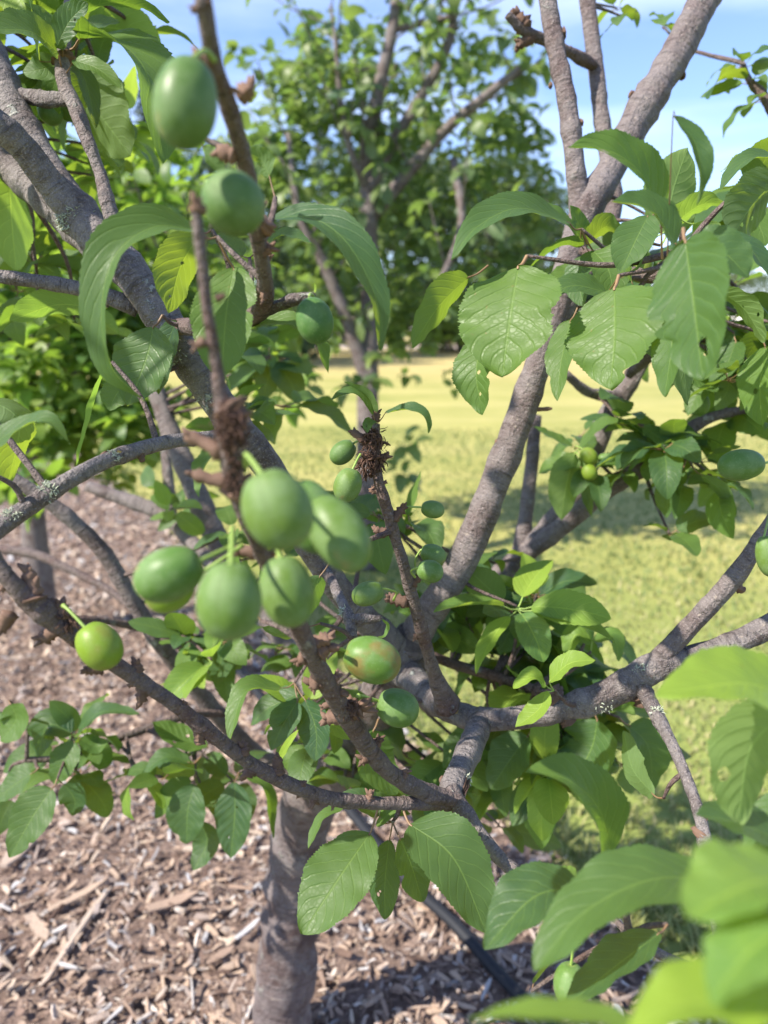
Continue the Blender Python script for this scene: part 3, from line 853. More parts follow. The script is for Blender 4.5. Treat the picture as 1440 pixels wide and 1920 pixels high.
# bud spurs: stubby, ringed outgrowths (sub-parts of their branch)
spur_rng = random.Random(31)
TWIGS = ('low_twig', 'plum_twig', 'small_plum_twig', 'high_twig', 'knobby')
def spur_bud(key, px, py, dpx, dpy, w, dz=0.0, mat='budscale'):
    o, path, rad = branches[key]
    # depth of the nearest point of the branch in the picture
    best = min(range(len(path)), key=lambda i: (lambda q: (q[0] - px) ** 2 + (q[1] - py) ** 2)(project(path[i])))
    z = project(path[best])[2]
    A = P(px, py, z); B = P(px + dpx, py + dpy, z + dz)
    n = 7
    r0 = w * (0.62 if key in TWIGS else 0.5) / F * z
    bag = Bag()
    pth, rr = [], []
    for i in range(n):
        t = i / (n - 1)
        q = A.lerp(B, t)
        pth.append(q - A); rr.append(r0 * (1.1 - 0.25 * t) * (1 + (0.16 if i % 2 else -0.12)) * spur_rng.uniform(0.85, 1.15))
    rr[-1] *= 0.75
    bag.add(*tube_data(pth, rr, sides=8, rough=0.25, seed=spur_rng.random() * 50, lump=160))
    # bud scales at the end
    d = (B - A).normalized()
    for k in range(spur_rng.randint(3, 6) if key in TWIGS else 0):
        a = spur_rng.uniform(0, 6.28); o1 = d.orthogonal().normalized(); o2 = d.cross(o1)
        dd = (d * spur_rng.uniform(0.4, 1.0) + (o1 * math.cos(a) + o2 * math.sin(a)) * spur_rng.uniform(0.3, 0.9)).normalized()
        s = (B - A) * spur_rng.uniform(0.75, 1.0)
        L = r0 * spur_rng.uniform(1.0, 1.8)
        bag.add(*tube_data([s, s + dd * L * 0.5, s + dd * L], [r0 * 0.42, r0 * 0.40, r0 * 0.12], sides=6, rough=0.2, seed=k))
    put('spur', bag.mesh('spur', [MAT[mat]]), o, A)

for a in (('low_twig', 590, 1490, -2, 12, 18), ('low_twig', 692, 1500, 2, -8, 16), ('low_twig', 520, 1452, 2, -32, 16), ('low_twig', 455, 1415, 0, -14, 20), ('low_twig', 470, 1440, -8, 14, 18),
          ('low_twig', 375, 1395, -2, -28, 14), ('low_twig', 335, 1330, 10, -12, 14), ('low_twig', 268, 1290, -4, 26, 18), ('low_twig', 375, 1370, 0, 20, 18), ('low_twig', 255, 1270, 2, -26, 20),
          ('low_twig', 190, 1250, -24, 6, 18), ('low_twig', 105, 1180, -26, 20, 20), ('low_twig', 120, 1160, -6, -26, 24), ('low_twig', 62, 1118, -8, -48, 24), ('low_twig', 20, 1150, -20, 30, 22), ('low_twig', 60, 1128, -2, -8, 40),
          ('plum_twig', 655, 1332, 20, -8, 34), ('plum_twig', 650, 1345, -40, 2, 20), ('plum_twig', 605, 1275, -24, 8, 22), ('plum_twig', 598, 1220, 16, -8, 30), ('plum_twig', 592, 1205, 26, -10, 20),
          ('plum_twig', 570, 1235, -10, 4, 18), ('plum_twig', 690, 1420, -8, 4, 18), ('plum_twig', 755, 1455, 4, -8, 14), ('plum_twig', 795, 1492, 2, -12, 12), ('plum_twig', 405, 560, 12, -4, 12), ('plum_twig', 385, 640, -16, 8, 16), ('plum_twig', 420, 850, -70, -35, 24),
          ('plum_twig', 430, 905, -70, -15, 20), ('plum_twig', 430, 760, 20, 30, 46), ('plum_twig', 505, 1040, -60, -10, 22), ('plum_twig', 370, 400, -2, -14, 26), ('plum_twig', 620, 1300, 16, -4, 22), ('plum_twig', 440, 935, 8, -20, 46),
          ('high_twig', 450, 185, 20, -20, 24), ('high_twig', 440, 290, -30, -6, 26), ('high_twig', 400, 110, -28, -4, 26), ('high_twig', 492, 470, 16, -4, 18), ('high_twig', 484, 430, 6, -10, 40),
          ('small_plum_twig', 770, 1095, 22, -20, 16), ('small_plum_twig', 762, 1130, -32, -8, 18), ('small_plum_twig', 738, 975, 16, -22, 16), ('small_plum_twig', 725, 1000, -22, -6, 14), ('small_plum_twig', 716, 925, -14, -8, 12), ('small_plum_twig', 700, 835, -40, -26, 14), ('small_plum_twig', 705, 790, 2, -16, 12), ('small_plum_twig', 700, 870, 22, -14, 16),
          ('arch', 1040, 1312, -12, -18, 44), ('arch', 1060, 1340, 10, 18, 30), ('arch_up', 1380, 1100, 16, 8, 16), ('arch', 1240, 1235, 14, -6, 22), ('arch', 1200, 1300, 10, 20, 38),
          ('joiner', 842, 1465, -18, -4, 16), ('joiner', 850, 1490, 6, 6, 60), ('right_limb', 935, 830, -6, 2, 14), ('right_limb', 985, 768, 50, -2, 9), ('right_limb', 905, 940, -8, -2, 14), ('right_limb', 1275, 142, 8, -4, 18), ('right_limb', 1190, 180, -10, -4, 18),
          ('fork_stem', 1048, 65, 12, -2, 20), ('fork_stem', 1085, 232, 8, -2, 14), ('fork_stem', 1035, 160, -6, 0, 10), ('back_stem', 1127, 215, 6, 0, 26), ('lichen_branch', 262, 850, 6, 16, 14), ('lichen_branch', 200, 860, -8, -10, 18), ('top_twig', 122, 115, -4, -12, 36),
          ('knobby', 985, 55, -14, -26, 22), ('knobby', 1000, 70, -30, 14, 18), ('arch_down', 1312, 1530, 6, 4, 30), ('arch_down', 1318, 1560, -8, 12, 30), ('stub_twig', 905, 1590, -6, 14, 12), ('left_limb', 455, 820, 14, 12, 44), ('left_limb', 430, 790, -24, 10, 36)):
    spur_bud(*a)

# dried blossom clumps
for key, n in (('low_twig', 14), ('plum_twig', 12), ('high_twig', 6), ('small_plum_twig', 6), ('knobby', 4)):
    o_, path_, rad_ = branches[key]
    for k in range(n):
        i = spur_rng.randrange(int(len(path_) * 0.2), len(path_) - 2)
        q = project(path_[i])
        wpx = rad_[i] / q[2] * F
        a = spur_rng.uniform(0, 6.28); l = wpx * spur_rng.uniform(1.1, 1.7)
        spur_bud(key, q[0], q[1], math.cos(a) * l, math.sin(a) * l, wpx * spur_rng.uniform(0.5, 1.0))

def blossom(key, px, py, z, rpx, hpx, n, seed):
    r = random.Random(seed); c = P(px, py, z); s = z / F
    bag = Bag()
    for i in range(n):
        a = r.uniform(0, 6.283); t = r.uniform(-1, 1)
        rr = rpx * s * math.sqrt(max(0.05, 1 - t * t)) * r.uniform(0.2, 0.75)
        p = Vector((math.cos(a) * rr, math.sin(a) * rr, t * hpx * s))
        d = Vector((math.cos(a) * 0.5, math.sin(a) * 0.5, r.choice((-1, -1, 0.7)))).normalized()
        L = rpx * s * r.uniform(0.35, 0.9)
        pts = [p]
        for k in range(3):
            d = (d + Vector((r.gauss(0, 0.5), r.gauss(0, 0.5), r.gauss(-0.15, 0.45)))).normalized()
            pts.append(pts[-1] + d * L / 3)
        w = s * r.choice((0.7, 0.9, 1.2, 2.6))
        bag.add(*tube_data(pts, [w * 0.8, w, w * 0.9, w * 0.5], sides=4, rough=0), r=r.random())
    put('dried_blossom_clump', bag.mesh('dried_blossom_clump', [MAT['dried']]), branches[key][0], c)
blossom('small_plum_twig', 702, 838, 0.605, 30, 34, 260, 1)
blossom('small_plum_twig', 690, 872, 0.605, 24, 20, 120, 2)
blossom('plum_twig', 432, 800, 0.335, 44, 40, 220, 3)
blossom('plum_twig', 440, 890, 0.35, 26, 36, 130, 4)
blossom('plum_twig', 655, 1330, 0.535, 24, 18, 70, 6)
blossom('low_twig', 130, 1165, 0.46, 22, 14, 50, 7)

# lichen tufts
def lichen(key, px, py, n, wpx, seed):
    o, path, rad = branches[key]
    best = min(range(len(path)), key=lambda i: (lambda q: (q[0] - px) ** 2 + (q[1] - py) ** 2)(project(path[i])))
    pr = project(path[best]); z = pr[2] - rad[best] * 0.8; s = z / F
    r = random.Random(seed); c = P(px, py, z); bag = Bag()
    ctr = Vector(path[best])
    for i in range(n):
        q = P(px + r.gauss(0, wpx), py + r.gauss(0, wpx * 0.6), z)
        out = (q - ctr); out.normalize()
        p0 = ctr + out * rad[best] * 0.97 - c
        L = s * r.uniform(4, 11)
        d = (out + Vector((r.gauss(0, 0.6), r.gauss(0, 0.6), r.gauss(0, 0.6)))).normalized()
        p1 = p0 + d * L * 0.6; p2 = p1 + (d + Vector((r.gauss(0, 0.8), r.gauss(0, 0.8), r.gauss(0, 0.8)))).normalized() * L * 0.5
        w = s * r.uniform(0.6, 1.5)
        bag.add(*tube_data([p0, p1, p2], [w, w * 0.9, w * 0.3], sides=4, rough=0, cap=False), r=r.random())
    tag(put('lichen', bag.mesh('lichen', [MAT['lichen']]), o, c), kind='stuff')
for i, a in enumerate((('lichen_branch', 88, 918, 90, 18), ('lichen_branch', 20, 962, 70, 14), ('lichen_branch', 210, 852, 30, 12), ('joiner', 878, 1462, 50, 10), ('joiner', 840, 1440, 20, 8), ('arch', 1140, 1340, 40, 24), ('arch', 1200, 1250, 30, 14), ('left_limb', 190, 500, 80, 30), ('left_limb', 120, 425, 80, 26), ('left_limb', 395, 745, 50, 20), ('grey_spur', 640, 1150, 40, 12), ('arch_down', 1238, 1330, 30, 10), ('left_limb', 330, 680, 50, 20), ('left_limb_low', 140, 400, 40, 20))):
    lichen(*a, i + 50)

# ------------------------------------------------------------------ hero leaves, each shaped after its spine
hero_rng = random.Random(99)
ALLP = np.vstack([b[1] for b in branches.values()]); ALLR = np.concatenate([b[2] for b in branches.values()])
TWIG_ENDS = []
def twig(p0, p1, r0, r1, lift=0.15):
    """a thin shoot from a branch point to a leaf spur; part of the tree"""
    p0, p1 = np.array(p0), np.array(p1)
    L = np.linalg.norm(p1 - p0)
    m = (p0 + p1) / 2 + np.array([hero_rng.gauss(0, .08), hero_rng.gauss(0, .08), lift * hero_rng.uniform(-.6, 1)]) * L
    pt = catmull([p0, m, p1], 6) - p0
    put('twig', tube_mesh('twig', pt, np.linspace(r0, r1, len(pt)), MAT['bark_young'], sides=7, rough=0.12, seed=len(TWIG_ENDS), lump=90), tree, p0)
    TWIG_ENDS.append(p1)
def attach(p, t, L):
    """where the stalk of a leaf with base p (pointing along t) leaves its shoot"""
    if TWIG_ENDS:
        te = np.array(TWIG_ENDS); d = np.linalg.norm(te - p, axis=1); k = d.argmin()
        if d[k] < 0.028: return te[k]
    d = np.linalg.norm(ALLP - p, axis=1) - ALLR; k = d.argmin()
    if d[k] < 0.02: return ALLP[k]
    e = p - t * 0.010 + (ALLP[k] - p) / np.linalg.norm(ALLP[k] - p) * 0.006
    if d[k] < 0.15 and p[1] > 0.36: twig(ALLP[k], e, 0.0022 + 0.008 * d[k], 0.0014)
    return e
HERO = []
def hero_leaf(spine, w, tilt=35, fold=0.22, mat='leaf', wave=0.06, hole=None, bite=None, pet=True, nv=44, nu=10, parent=None, base_w=None):
    """spine: (px, py, depth) from base to tip; w: full width in px at the mean depth; tilt: 0 top side to the camera, 90 edge on, >90 underside"""
    seed = len(HERO)
    if bite is None and hole is None and mat == 'leaf' and w > 45:
        if seed % 4 == 0: bite = [(hero_rng.uniform(.45, .9), hero_rng.choice((-1, 1)), hero_rng.uniform(.18, .4))]
        if seed % 5 == 2: hole = [(hero_rng.uniform(.2, .8), hero_rng.uniform(.3, .85), hero_rng.uniform(.012, .03)) for _ in range(2)]
    if w > 75: nv = 72
    if hole: nv, nu = 90, 34
    pts = [tuple(P(*s)) for s in spine]
    sm = catmull(pts, 12) if len(pts) > 2 else catmull(pts, 24)
    seg = np.r_[0, np.cumsum(np.linalg.norm(np.diff(sm, axis=0), axis=1))]
    L = seg[-1]
    v = np.linspace(0, 1, nv + 1)
    path = np.stack([np.interp(v * L, seg, sm[:, k]) for k in range(3)], 1)
    tan = np.gradient(path, axis=0); tan /= np.linalg.norm(tan, axis=1)[:, None]
    zm = np.mean([s[2] for s in spine]); W = w / F * zm
    camp = np.array(cam.location)
    prof = leaf_profile(v, seed)
    r = np.random.default_rng(seed)
    saw = np.where((np.arange(nv + 1) * (72 if nv >= 72 else 44) // nv) % 2 == 0, 1.0, 0.965) + r.normal(0, 0.014, nv + 1)
    u = np.linspace(-1, 1, nu + 1)
    tl = np.interp(v, np.linspace(0, 1, len(tilt)), tilt) if isinstance(tilt, (tuple, list)) else np.full(nv + 1, tilt)
    chord = path[-1] - path[0]; chord /= np.linalg.norm(chord)
    vw = camp - path.mean(0); vw -= chord * vw.dot(chord); vw /= np.linalg.norm(vw)
    s0 = np.cross(vw, chord)
    if abs(s0[2]) > 0.25:
        if s0[2] < 0: s0 = -s0
    elif s0[0] > 0: s0 = -s0
    V, UV = [], []
    prev = s0
    base = path[0].copy()
    p1, p2 = r.uniform(0, 6, 2)
    for i in range(nv + 1):
        vi = camp - path[i]; vi -= tan[i] * vi.dot(tan[i]); vi /= np.linalg.norm(vi)
        s = np.cross(vi, tan[i])
        if s.dot(prev) < 0: s = -s
        prev = s
        a = math.radians(tl[i])
        nn = vi * math.cos(a) + s * math.sin(a)
        side = np.cross(tan[i], nn)
        for uu in u:
            hw = prof[i] * W * 0.5
            if abs(uu) > 0.99: hw *= saw[i]
            if bite:
                for (bv, bs, bd) in bite:
                    if bs * uu > 0:
                        k = math.exp(-((v[i] - bv) / 0.04) ** 2) * bd
                        hw *= 1 - k * abs(uu)
            lift = fold * abs(uu) ** 1.2 * hw + wave * W * 0.5 * (math.sin(v[i] * 13 + p1 + (1.7 if uu > 0 else 0)) + 0.5 * math.sin(v[i] * 29 + p2)) * abs(uu) ** 2
            # quilting between the side veins
            lift += 0.005 * W * math.sin((v[i] * 8.5 - abs(uu) * 1.9) * 2 * math.pi) * (1 - abs(uu) ** 4) * min(1, abs(uu) * 4)
            V.append(path[i] + side * uu * hw + nn * lift - base)
            UV.append((uu * 0.5 + 0.5, v[i]))
    Fc = grid_faces(nv, nu)
    if hole:
        uvs = np.array(UV); c = uvs[Fc].mean(1); keep = np.ones(len(Fc), bool)
        for hu, hv, hr in hole:
            dd = np.hypot((c[:, 0] - hu) * 0.6, c[:, 1] - hv)
            keep &= dd > hr
        Fc = Fc[keep]
    Fl = [tuple(f) for f in Fc]; MI = [0] * len(Fl)
    if pet:
        if pet is True:
            e = attach(path[0], tan[0], L)
        else: e = np.array(P(*pet))
        ts = [e, e * 0.45 + path[0] * 0.55 + np.array([0, 0, -0.02 * L]), path[0], path[2]]
        PV, PF, PU = tube_data(catmull(ts, 3), np.linspace(W * 0.016 + 0.0003, W * 0.012, 10), sides=6, rough=0, cap=False)
        o = len(V); V += [p - base for p in PV]; UV += PU
        Fl += [tuple(k + o for k in f) for f in PF]; MI += [1] * len(PF)
    me = mesh_from('leaf', V, Fl, [MAT[mat], MAT['petiole' if mat == 'leaf' else 'stalk']], UV, None, MI)
    ob = put('leaf', me, parent or tree, base)
    HERO.append(ob)
    return ob

h = hero_leaf
# -- rosette in the top corner
h([(135, 30, .72), (200, 5, .70), (265, 12, .69), (318, 42, .68)], 75, 115)
h([(150, 72, .72), (215, 75, .69), (275, 140, .66), (308, 305, .64)], 150, (100, 60, 40), .3)
h([(165, 50, .86), (240, 60, .86), (318, 118, .86)], 105, 135, mat='leaf_young')  # light through this leaf is put into its brighter colour
h([(140, 150, .80), (190, 220, .80), (245, 292, .80)], 150, 140)
h([(138, 112, .70), (185, 130, .69), (228, 168, .68)], 42, 45)
h([(110, 100, .70), (60, 60, .67), (-15, 55, .64)], 95, 60)
h([(118, 95, .71), (90, 50, .70), (45, 5, .69)], 60, 50)
h([(105, 90, .70), (130, 40, .69), (165, 5, .68)], 55, 35)
h([(75, 115, .72), (70, 60, .70), (55, 0, .69)], 42, 80)
h([(112, 120, .73), (75, 130, .72), (42, 135, .72)], 60, 40)
h([(130, 115, .74), (160, 150, .74), (180, 240, .74)], 45, 40)
h([(120, 120, .74), (100, 165, .76), (110, 215, .78)], 48, 40)
h([(60, 190, .78), (45, 240, .78), (15, 280, .78)], 70, 130)
h([(15, 290, .82), (20, 390, .81), (30, 508, .80)], 135, 130, .15, 'leaf_young')
h([(150, 55, .75), (180, 45, .75), (225, 42, .75)], 40, 60)
# -- leaves around the tall twig and the left limb
h([(372, 432, .50), (290, 425, .475), (215, 480, .46), (190, 590, .46), (210, 690, .465), (272, 752, .475)], 98, (60, 50, 50, 62, 55), .5)
h([(438, 502, .52), (424, 590, .505), (415, 712, .50)], 128, 25, .25)
h([(378, 436, .55), (338, 500, .56), (316, 588, .56)], 105, 140, .25)
h([(500, 412, .52), (580, 408, .50), (650, 455, .485), (705, 560, .48), (712, 658, .48)], 88, (80, 50, 45, 40), .35)
h([(490, 460, .56), (535, 440, .55), (584, 458, .54)], 50, 70)
h([(470, 610, .56), (540, 608, .54), (592, 640, .53), (616, 700, .53)], 70, (60, 70, 60), .3)
h([(288, 612, .64), (275, 670, .64), (240, 762, .64)], 128, 35)
h([(182, 578, .72), (105, 572, .72), (18, 602, .72)], 88, 128, mat='leaf_young')
h([(196, 690, .60), (172, 770, .60), (143, 872, .60)], 48, 100, mat='leaf_young')
h([(-30, 745, .55), (35, 790, .55), (15, 905, .56)], 130, 130, .3)
h([(-40, 850, .48), (40, 800, .47), (90, 790, .46), (132, 832, .455)], 62, (40, 70, 60))
h([(380, 275, .42), (395, 300, .42), (425, 330, .42)], 55, 120)
h([(505, 330, .48), (490, 300, .48), (462, 285, .48)], 55, 130)
h([(455, 480, .57), (425, 455, .57), (388, 452, .57)], 60, 60)
h([(232, 720, .66), (215, 745, .66), (205, 770, .66)], 60, 30)
h([(330, 600, .66), (310, 660, .67), (298, 740, .67)], 60, 40)
# -- leaves round the fork
h([(972, 500, .595), (957, 590, .58), (941, 706, .575)], 205, 22, .16, bite=[(0.5, -1, .2), (0.58, -1, .15)])
h([(905, 636, .62), (893, 700, .61), (905, 778, .61)], 92, 35, .3, pet=(912, 618, .62))
h([(878, 520, .66), (822, 575, .65), (772, 652, .645)], 92, 130, pet=(915, 498, .67))
h([(1068, 418, .66), (975, 390, .62), (895, 425, .59), (846, 486, .58)], 84, (75, 55, 40), .3)
h([(1152, 540, .57), (1152, 630, .552), (1144, 730, .545)], 192, 24, .14, bite=[(0.86, -1, .5)])
h([(1138, 548, .60), (1070, 536, .59), (1008, 572, .58)], 58, 50)
h([(1240, 425, .52), (1212, 340, .50), (1150, 285, .485), (1066, 276, .475)], 100, (70, 60, 55, 70), .4, pet=(1242, 485, .54))
h([(1268, 460, .49), (1220, 395, .48), (1146, 378, .47)], 85, (60, 65, 70), .4, pet=(1262, 505, .51))
h([(1085, 448, .70), (1050, 405, .69), (988, 374, .68)], 42, 70, pet=(1095, 468, .71))
h([(1088, 462, .69), (1050, 462, .67), (995, 498, .66)], 62, 100)
h([(1100, 458, .69), (1135, 425, .68), (1172, 438, .67)], 70, 120)
h([(1095, 455, .70), (1085, 420, .69), (1068, 385, .68)], 44, 50)
h([(1112, 470, .68), (1140, 505, .66), (1150, 560, .65)], 90, 30)
h([(1215, 405, .60), (1192, 450, .59), (1163, 512, .58)], 82, 22, .3)
h([(1185, 530, .62), (1185, 490, .62), (1210, 455, .62)], 46, 80)
h([(1168, 520, .60), (1200, 500, .61), (1225, 455, .62)], 40, 100)
h([(1098, 480, .72), (1085, 520, .72), (1095, 575, .71)], 62, 35)
h([(1070, 600, .72), (1052, 680, .70), (1045, 752, .69)], 70, 38)
h([(1150, 560, .66), (1190, 560, .66), (1230, 545, .66)], 60, 60)
h([(1250, 440, .78), (1262, 360, .78), (1290, 276, .78)], 118, 150, .1, mat='leaf_young')  # backlit glow painted by the yellower leaf colour
h([(1262, 218, .45), (1302, 265, .45), (1314, 320, .45), (1306, 385, .455)], 46, (60, 40, 80), .5, pet=(1250, 520, .52))
h([(1258, 425, .74), (1312, 385, .72), (1362, 382, .71)], 78, 120, mat='leaf_young')
h([(1250, 420, .80), (1235, 360, .80), (1228, 300, .80)], 70, 60)
h([(1230, 395, .85), (1225, 330, .85), (1200, 292, .85)], 34, 70)
h([(1300, 420, .72), (1325, 450, .72), (1330, 520, .72)], 80, 130, mat='leaf_young')
h([(1460, 292, .64), (1400, 300, .62), (1350, 358, .61)], 52, (70, 55))
h([(1462, 330, .62), (1410, 385, .62), (1366, 455, .62)], 120, 135, .2)
h([(1440, 290, .66), (1390, 295, .66), (1352, 322, .66)], 36, 100)
h([(1285, 452, .44), (1300, 560, .425), (1318, 712, .42)], 185, 38, .2, hole=[(0.42, .78, .045), (.36, .83, .03)], bite=[(0.55, 1, .35), (0.7, 1, .3)])
h([(1290, 470, .47), (1350, 470, .46), (1405, 520, .455)], 110, 50)
h([(1252, 555, .53), (1260, 640, .52), (1246, 744, .52)], 82, 42, .25)
h([(1348, 545, .62), (1395, 580, .61), (1434, 642, .60)], 76, 120)
h([(1345, 450, .58), (1400, 460, .57), (1450, 530, .56)], 74, 70)
h([(1265, 555, .62), (1275, 620, .62), (1290, 760, .63)], 80, 130)
h([(1180, 640, .70), (1230, 660, .70), (1300, 720, .69)], 80, 60)
h([(1100, 490, .74), (1065, 520, .74), (1020, 545, .73)], 60, 40)
# -- right middle
h([(1078, 848, 1.0), (1062, 910, .99), (1052, 976, .99)], 72, 150, mat='leaf_young')
h([(1086, 842, 1.0), (1135, 795, .98), (1182, 792, .97)], 55, 70)
h([(1075, 838, 1.02), (1045, 825, 1.02), (1000, 800, 1.02)], 42, 70)
h([(1090, 850, 1.02), (1100, 900, 1.03), (1110, 970, 1.03)], 40, 50)
h([(1380, 640, .85), (1360, 690, .84), (1330, 720, .84)], 70, 40)
h([(1290, 700, .88), (1340, 720, .87), (1395, 690, .86)], 62, 50)
h([(1435, 650, .7), (1425, 730, .7), (1430, 800, .7)], 90, 40, hole=[(.6, .55, .035)])
h([(1330, 705, .9), (1310, 735, .9), (1290, 780, .9)], 52, 30)
h([(1315, 890, .9), (1350, 920, .9), (1380, 970, .9)], 40, 130)
h([(1280, 880, .95), (1255, 920, .95), (1250, 972, .95)], 60, 40)
h([(1205, 800, .95), (1250, 830, .94), (1290, 860, .94)], 55, 50)
# -- little sprout on the arch
h([(1022, 1284, .665), (998, 1270, .655), (962, 1292, .65)], 46, 55, .3, 'leaf_young')
h([(1030, 1278, .665), (1068, 1244, .655), (1117, 1238, .65)], 54, 50, .3, 'leaf_young')
h([(1024, 1296, .665), (1010, 1330, .655), (966, 1364, .65)], 50, 40, .3, 'leaf_young')
# -- sprout on the twig of small plums
h([(703, 778, .605), (690, 745, .60), (645, 716, .60)], 32, 110, .4, pet=(705, 792, .605))
h([(700, 780, .60), (665, 738, .595), (616, 752, .59)], 42, 70, .4, pet=(705, 792, .605))
h([(722, 775, .60), (765, 768, .59), (795, 780, .585), (804, 812, .585)], 40, (75, 60), .4, pet=(708, 792, .605))
h([(702, 788, .60), (692, 795, .595), (688, 812, .595)], 26, 40, .3)
# -- lower cluster under the joint
h([(694, 1562, .60), (640, 1640, .575), (566, 1752, .555)], 132, 24, .2)
h([(768, 1545, .60), (850, 1610, .575), (912, 1750, .56)], 138, 28, .2)
h([(730, 1575, .62), (722, 1650, .62), (722, 1724, .62)], 66, 25)
h([(750, 1572, .61), (772, 1625, .61), (792, 1690, .61)], 78, 30)
h([(650, 1512, .62), (604, 1535, .61), (578, 1592, .60)], 40, (70, 60))
h([(710, 1530, .63), (665, 1500, .63), (610, 1518, .63)], 54, 50)
h([(800, 1548, .64), (850, 1560, .64), (905, 1600, .64)], 60, 60)
h([(705, 1545, .63), (735, 1525, .62), (770, 1525, .62)], 40, 50)
# -- right lower, close to the lens
h([(1148, 1608, .47), (1122, 1515, .455), (1060, 1460, .445), (984, 1447, .44)], 125, (60, 45, 60), .35, pet=(1152, 1660, .48))
h([(1096, 1668, .44), (1005, 1680, .43), (908, 1780, .415)], 140, 42, .2)
h([(1345, 1650, .38), (1220, 1650, .365), (1090, 1715, .355), (1002, 1822, .35)], 165, 48, .22)
h([(1236, 1750, .46), (1150, 1815, .45), (1062, 1885, .445)], 120, 55, .25)
h([(1500, 1640, .215), (1400, 1660, .205), (1285, 1720, .20)], 240, 52, .2, 'leaf_young')  # sunlit look of the close leaves comes from the brighter material
h([(1520, 1850, .20), (1380, 1870, .195), (1260, 1890, .19), (1170, 1960, .185)], 190, 50, .2, 'leaf_young')
h([(1230, 1940, .22), (1060, 1900, .215), (880, 1910, .21)], 95, 65, .2, 'leaf_young')
h([(1480, 1730, .19), (1400, 1790, .188), (1330, 1880, .186)], 180, 50, .2, 'leaf_young')
h([(1500, 1310, .36), (1400, 1282, .345), (1310, 1290, .335), (1230, 1302, .33)], 165, (50, 45, 50), .25, 'leaf_young')
h([(1490, 1330, .38), (1410, 1400, .385), (1385, 1545, .39)], 165, 135, .15, 'leaf_young', hole=[(.2, .62, .05)])
h([(1490, 1590, .40), (1390, 1545, .39), (1305, 1528, .385)], 110, 55)
h([(1495, 1480, .42), (1450, 1540, .42), (1400, 1640, .42)], 90, 40)
h([(1225, 1490, .66), (1185, 1440, .7), (1170, 1370, .72)], 70, 130)
h([(1000, 1845, .52), (1040, 1800, .52), (1090, 1770, .52)], 40, 100)
h([(1085, 1650, .55), (1072, 1640, .55), (1048, 1630, .55)], 40, 60, .2, 'leaf_young')
# -- lower left
h([(98, 1478, .92), (62, 1530, .91), (18, 1608, .90)], 84, 28)
h([(120, 1470, .95), (140, 1500, .95), (135, 1530, .95)], 50, 20)
h([(60, 1450, .95), (30, 1470, .95), (-10, 1500, .95)], 58, 40)
h([(145, 1370, .98), (190, 1335, .97), (262, 1338, .96)], 50, 60)
h([(135, 1375, .98), (90, 1360, .98), (70, 1420, .98)], 68, 35)
h([(140, 1390, .97), (120, 1430, .96), (100, 1470, .96)], 60, 30)
h([(150, 1385, .98), (180, 1400, .98), (205, 1390, .98)], 45, 40)
h([(20, 1320, .95), (30, 1350, .95), (0, 1390, .95)], 80, 45)
h([(365, 1470, .98), (352, 1520, .97), (350, 1582, .965)], 78, 22)
h([(440, 1465, .98), (440, 1530, .97), (432, 1610, .965)], 76, 25)
h([(375, 1540, 1.0), (388, 1580, 1.0), (362, 1632, .99)], 60, 30)
h([(360, 1465, 1.0), (320, 1490, 1.0), (292, 1535, 1.0)], 50, 40)
h([(355, 1430, .98), (310, 1420, .98), (268, 1450, .97)], 48, 55)
h([(450, 1450, 1.0), (500, 1480, .99), (512, 1572, .98)], 40, 60)
h([(390, 1400, 1.0), (340, 1385, 1.0), (285, 1355, 1.0)], 60, 40)
h([(530, 1290, .76), (460, 1298, .73), (430, 1392, .71)], 58, (65, 50), .4)
h([(558, 1315, .76), (530, 1360, .75), (508, 1408, .745)], 62, 30)
h([(572, 1312, .76), (592, 1365, .75), (592, 1428, .745)], 70, 28)
h([(560, 1300, .78), (500, 1330, .78), (470, 1360, .78)], 60, 40)
h([(700, 1370, .78), (700, 1425, .78), (745, 1490, .78)], 92, 35)
h([(520, 1430, .58), (540, 1395, .57), (560, 1368, .565)], 18, 40, .2, 'leaf_young')
h([(570, 1175, .62), (530, 1190, .62), (490, 1175, .62)], 60, 120)
h([(600, 1080, .60), (580, 1130, .60), (560, 1165, .60)], 60, 140)
h([(470, 1130, .5), (440, 1040, .5), (455, 1010, .5)], 40, 60)
h([(716, 1160, .652), (728, 1172, .65), (722, 1192, .648), (708, 1195, .646)], 14, 60, .2, 'leaf_young')
h([(590, 550, .515), (592, 540, .514), (590, 530, .513)], 9, 60, .2, 'leaf_young')
# -- cluster behind the arch
h([(960, 1195, .92), (940, 1160, .91), (925, 1215, .90)], 70, 30)
h([(1000, 1150, .92), (960, 1180, .90), (935, 1228, .90)], 92, 28)
h([(1010, 1120, .95), (1060, 1090, .94), (1120, 1095, .93)], 62, 50)
h([(880, 1170, .95), (840, 1140, .94), (810, 1210, .93)], 66, 50)
h([(1000, 1145, .93), (985, 1110, .92), (960, 1070, .91)], 36, 90)
h([(1110, 1200, .86), (1095, 1160, .86), (1090, 1130, .86)], 34, 60, .3, 'leaf_young')
h([(1108, 1205, .86), (1080, 1190, .86), (1060, 1235, .86)], 46, 40, .3, 'leaf_young')
h([(1112, 1202, .86), (1150, 1195, .86), (1160, 1240, .86)], 40, 50, .3, 'leaf_young')
h([(1120, 1180, .92), (1160, 1210, .92), (1196, 1260, .92)], 60, 60)
h([(1000, 1200, .96), (1050, 1240, .95), (1100, 1290, .95)], 90, 40)
h([(1120, 1350, .84), (1110, 1400, .84), (1080, 1460, .84)], 120, 30)
h([(1180, 1360, .88), (1215, 1400, .88), (1225, 1480, .88)], 90, 40)
h([(990, 1380, .86), (960, 1420, .86), (920, 1480, .86)], 100, 40)
h([(905, 1370, .9), (870, 1400, .9), (830, 1440, .9)], 80, 40)
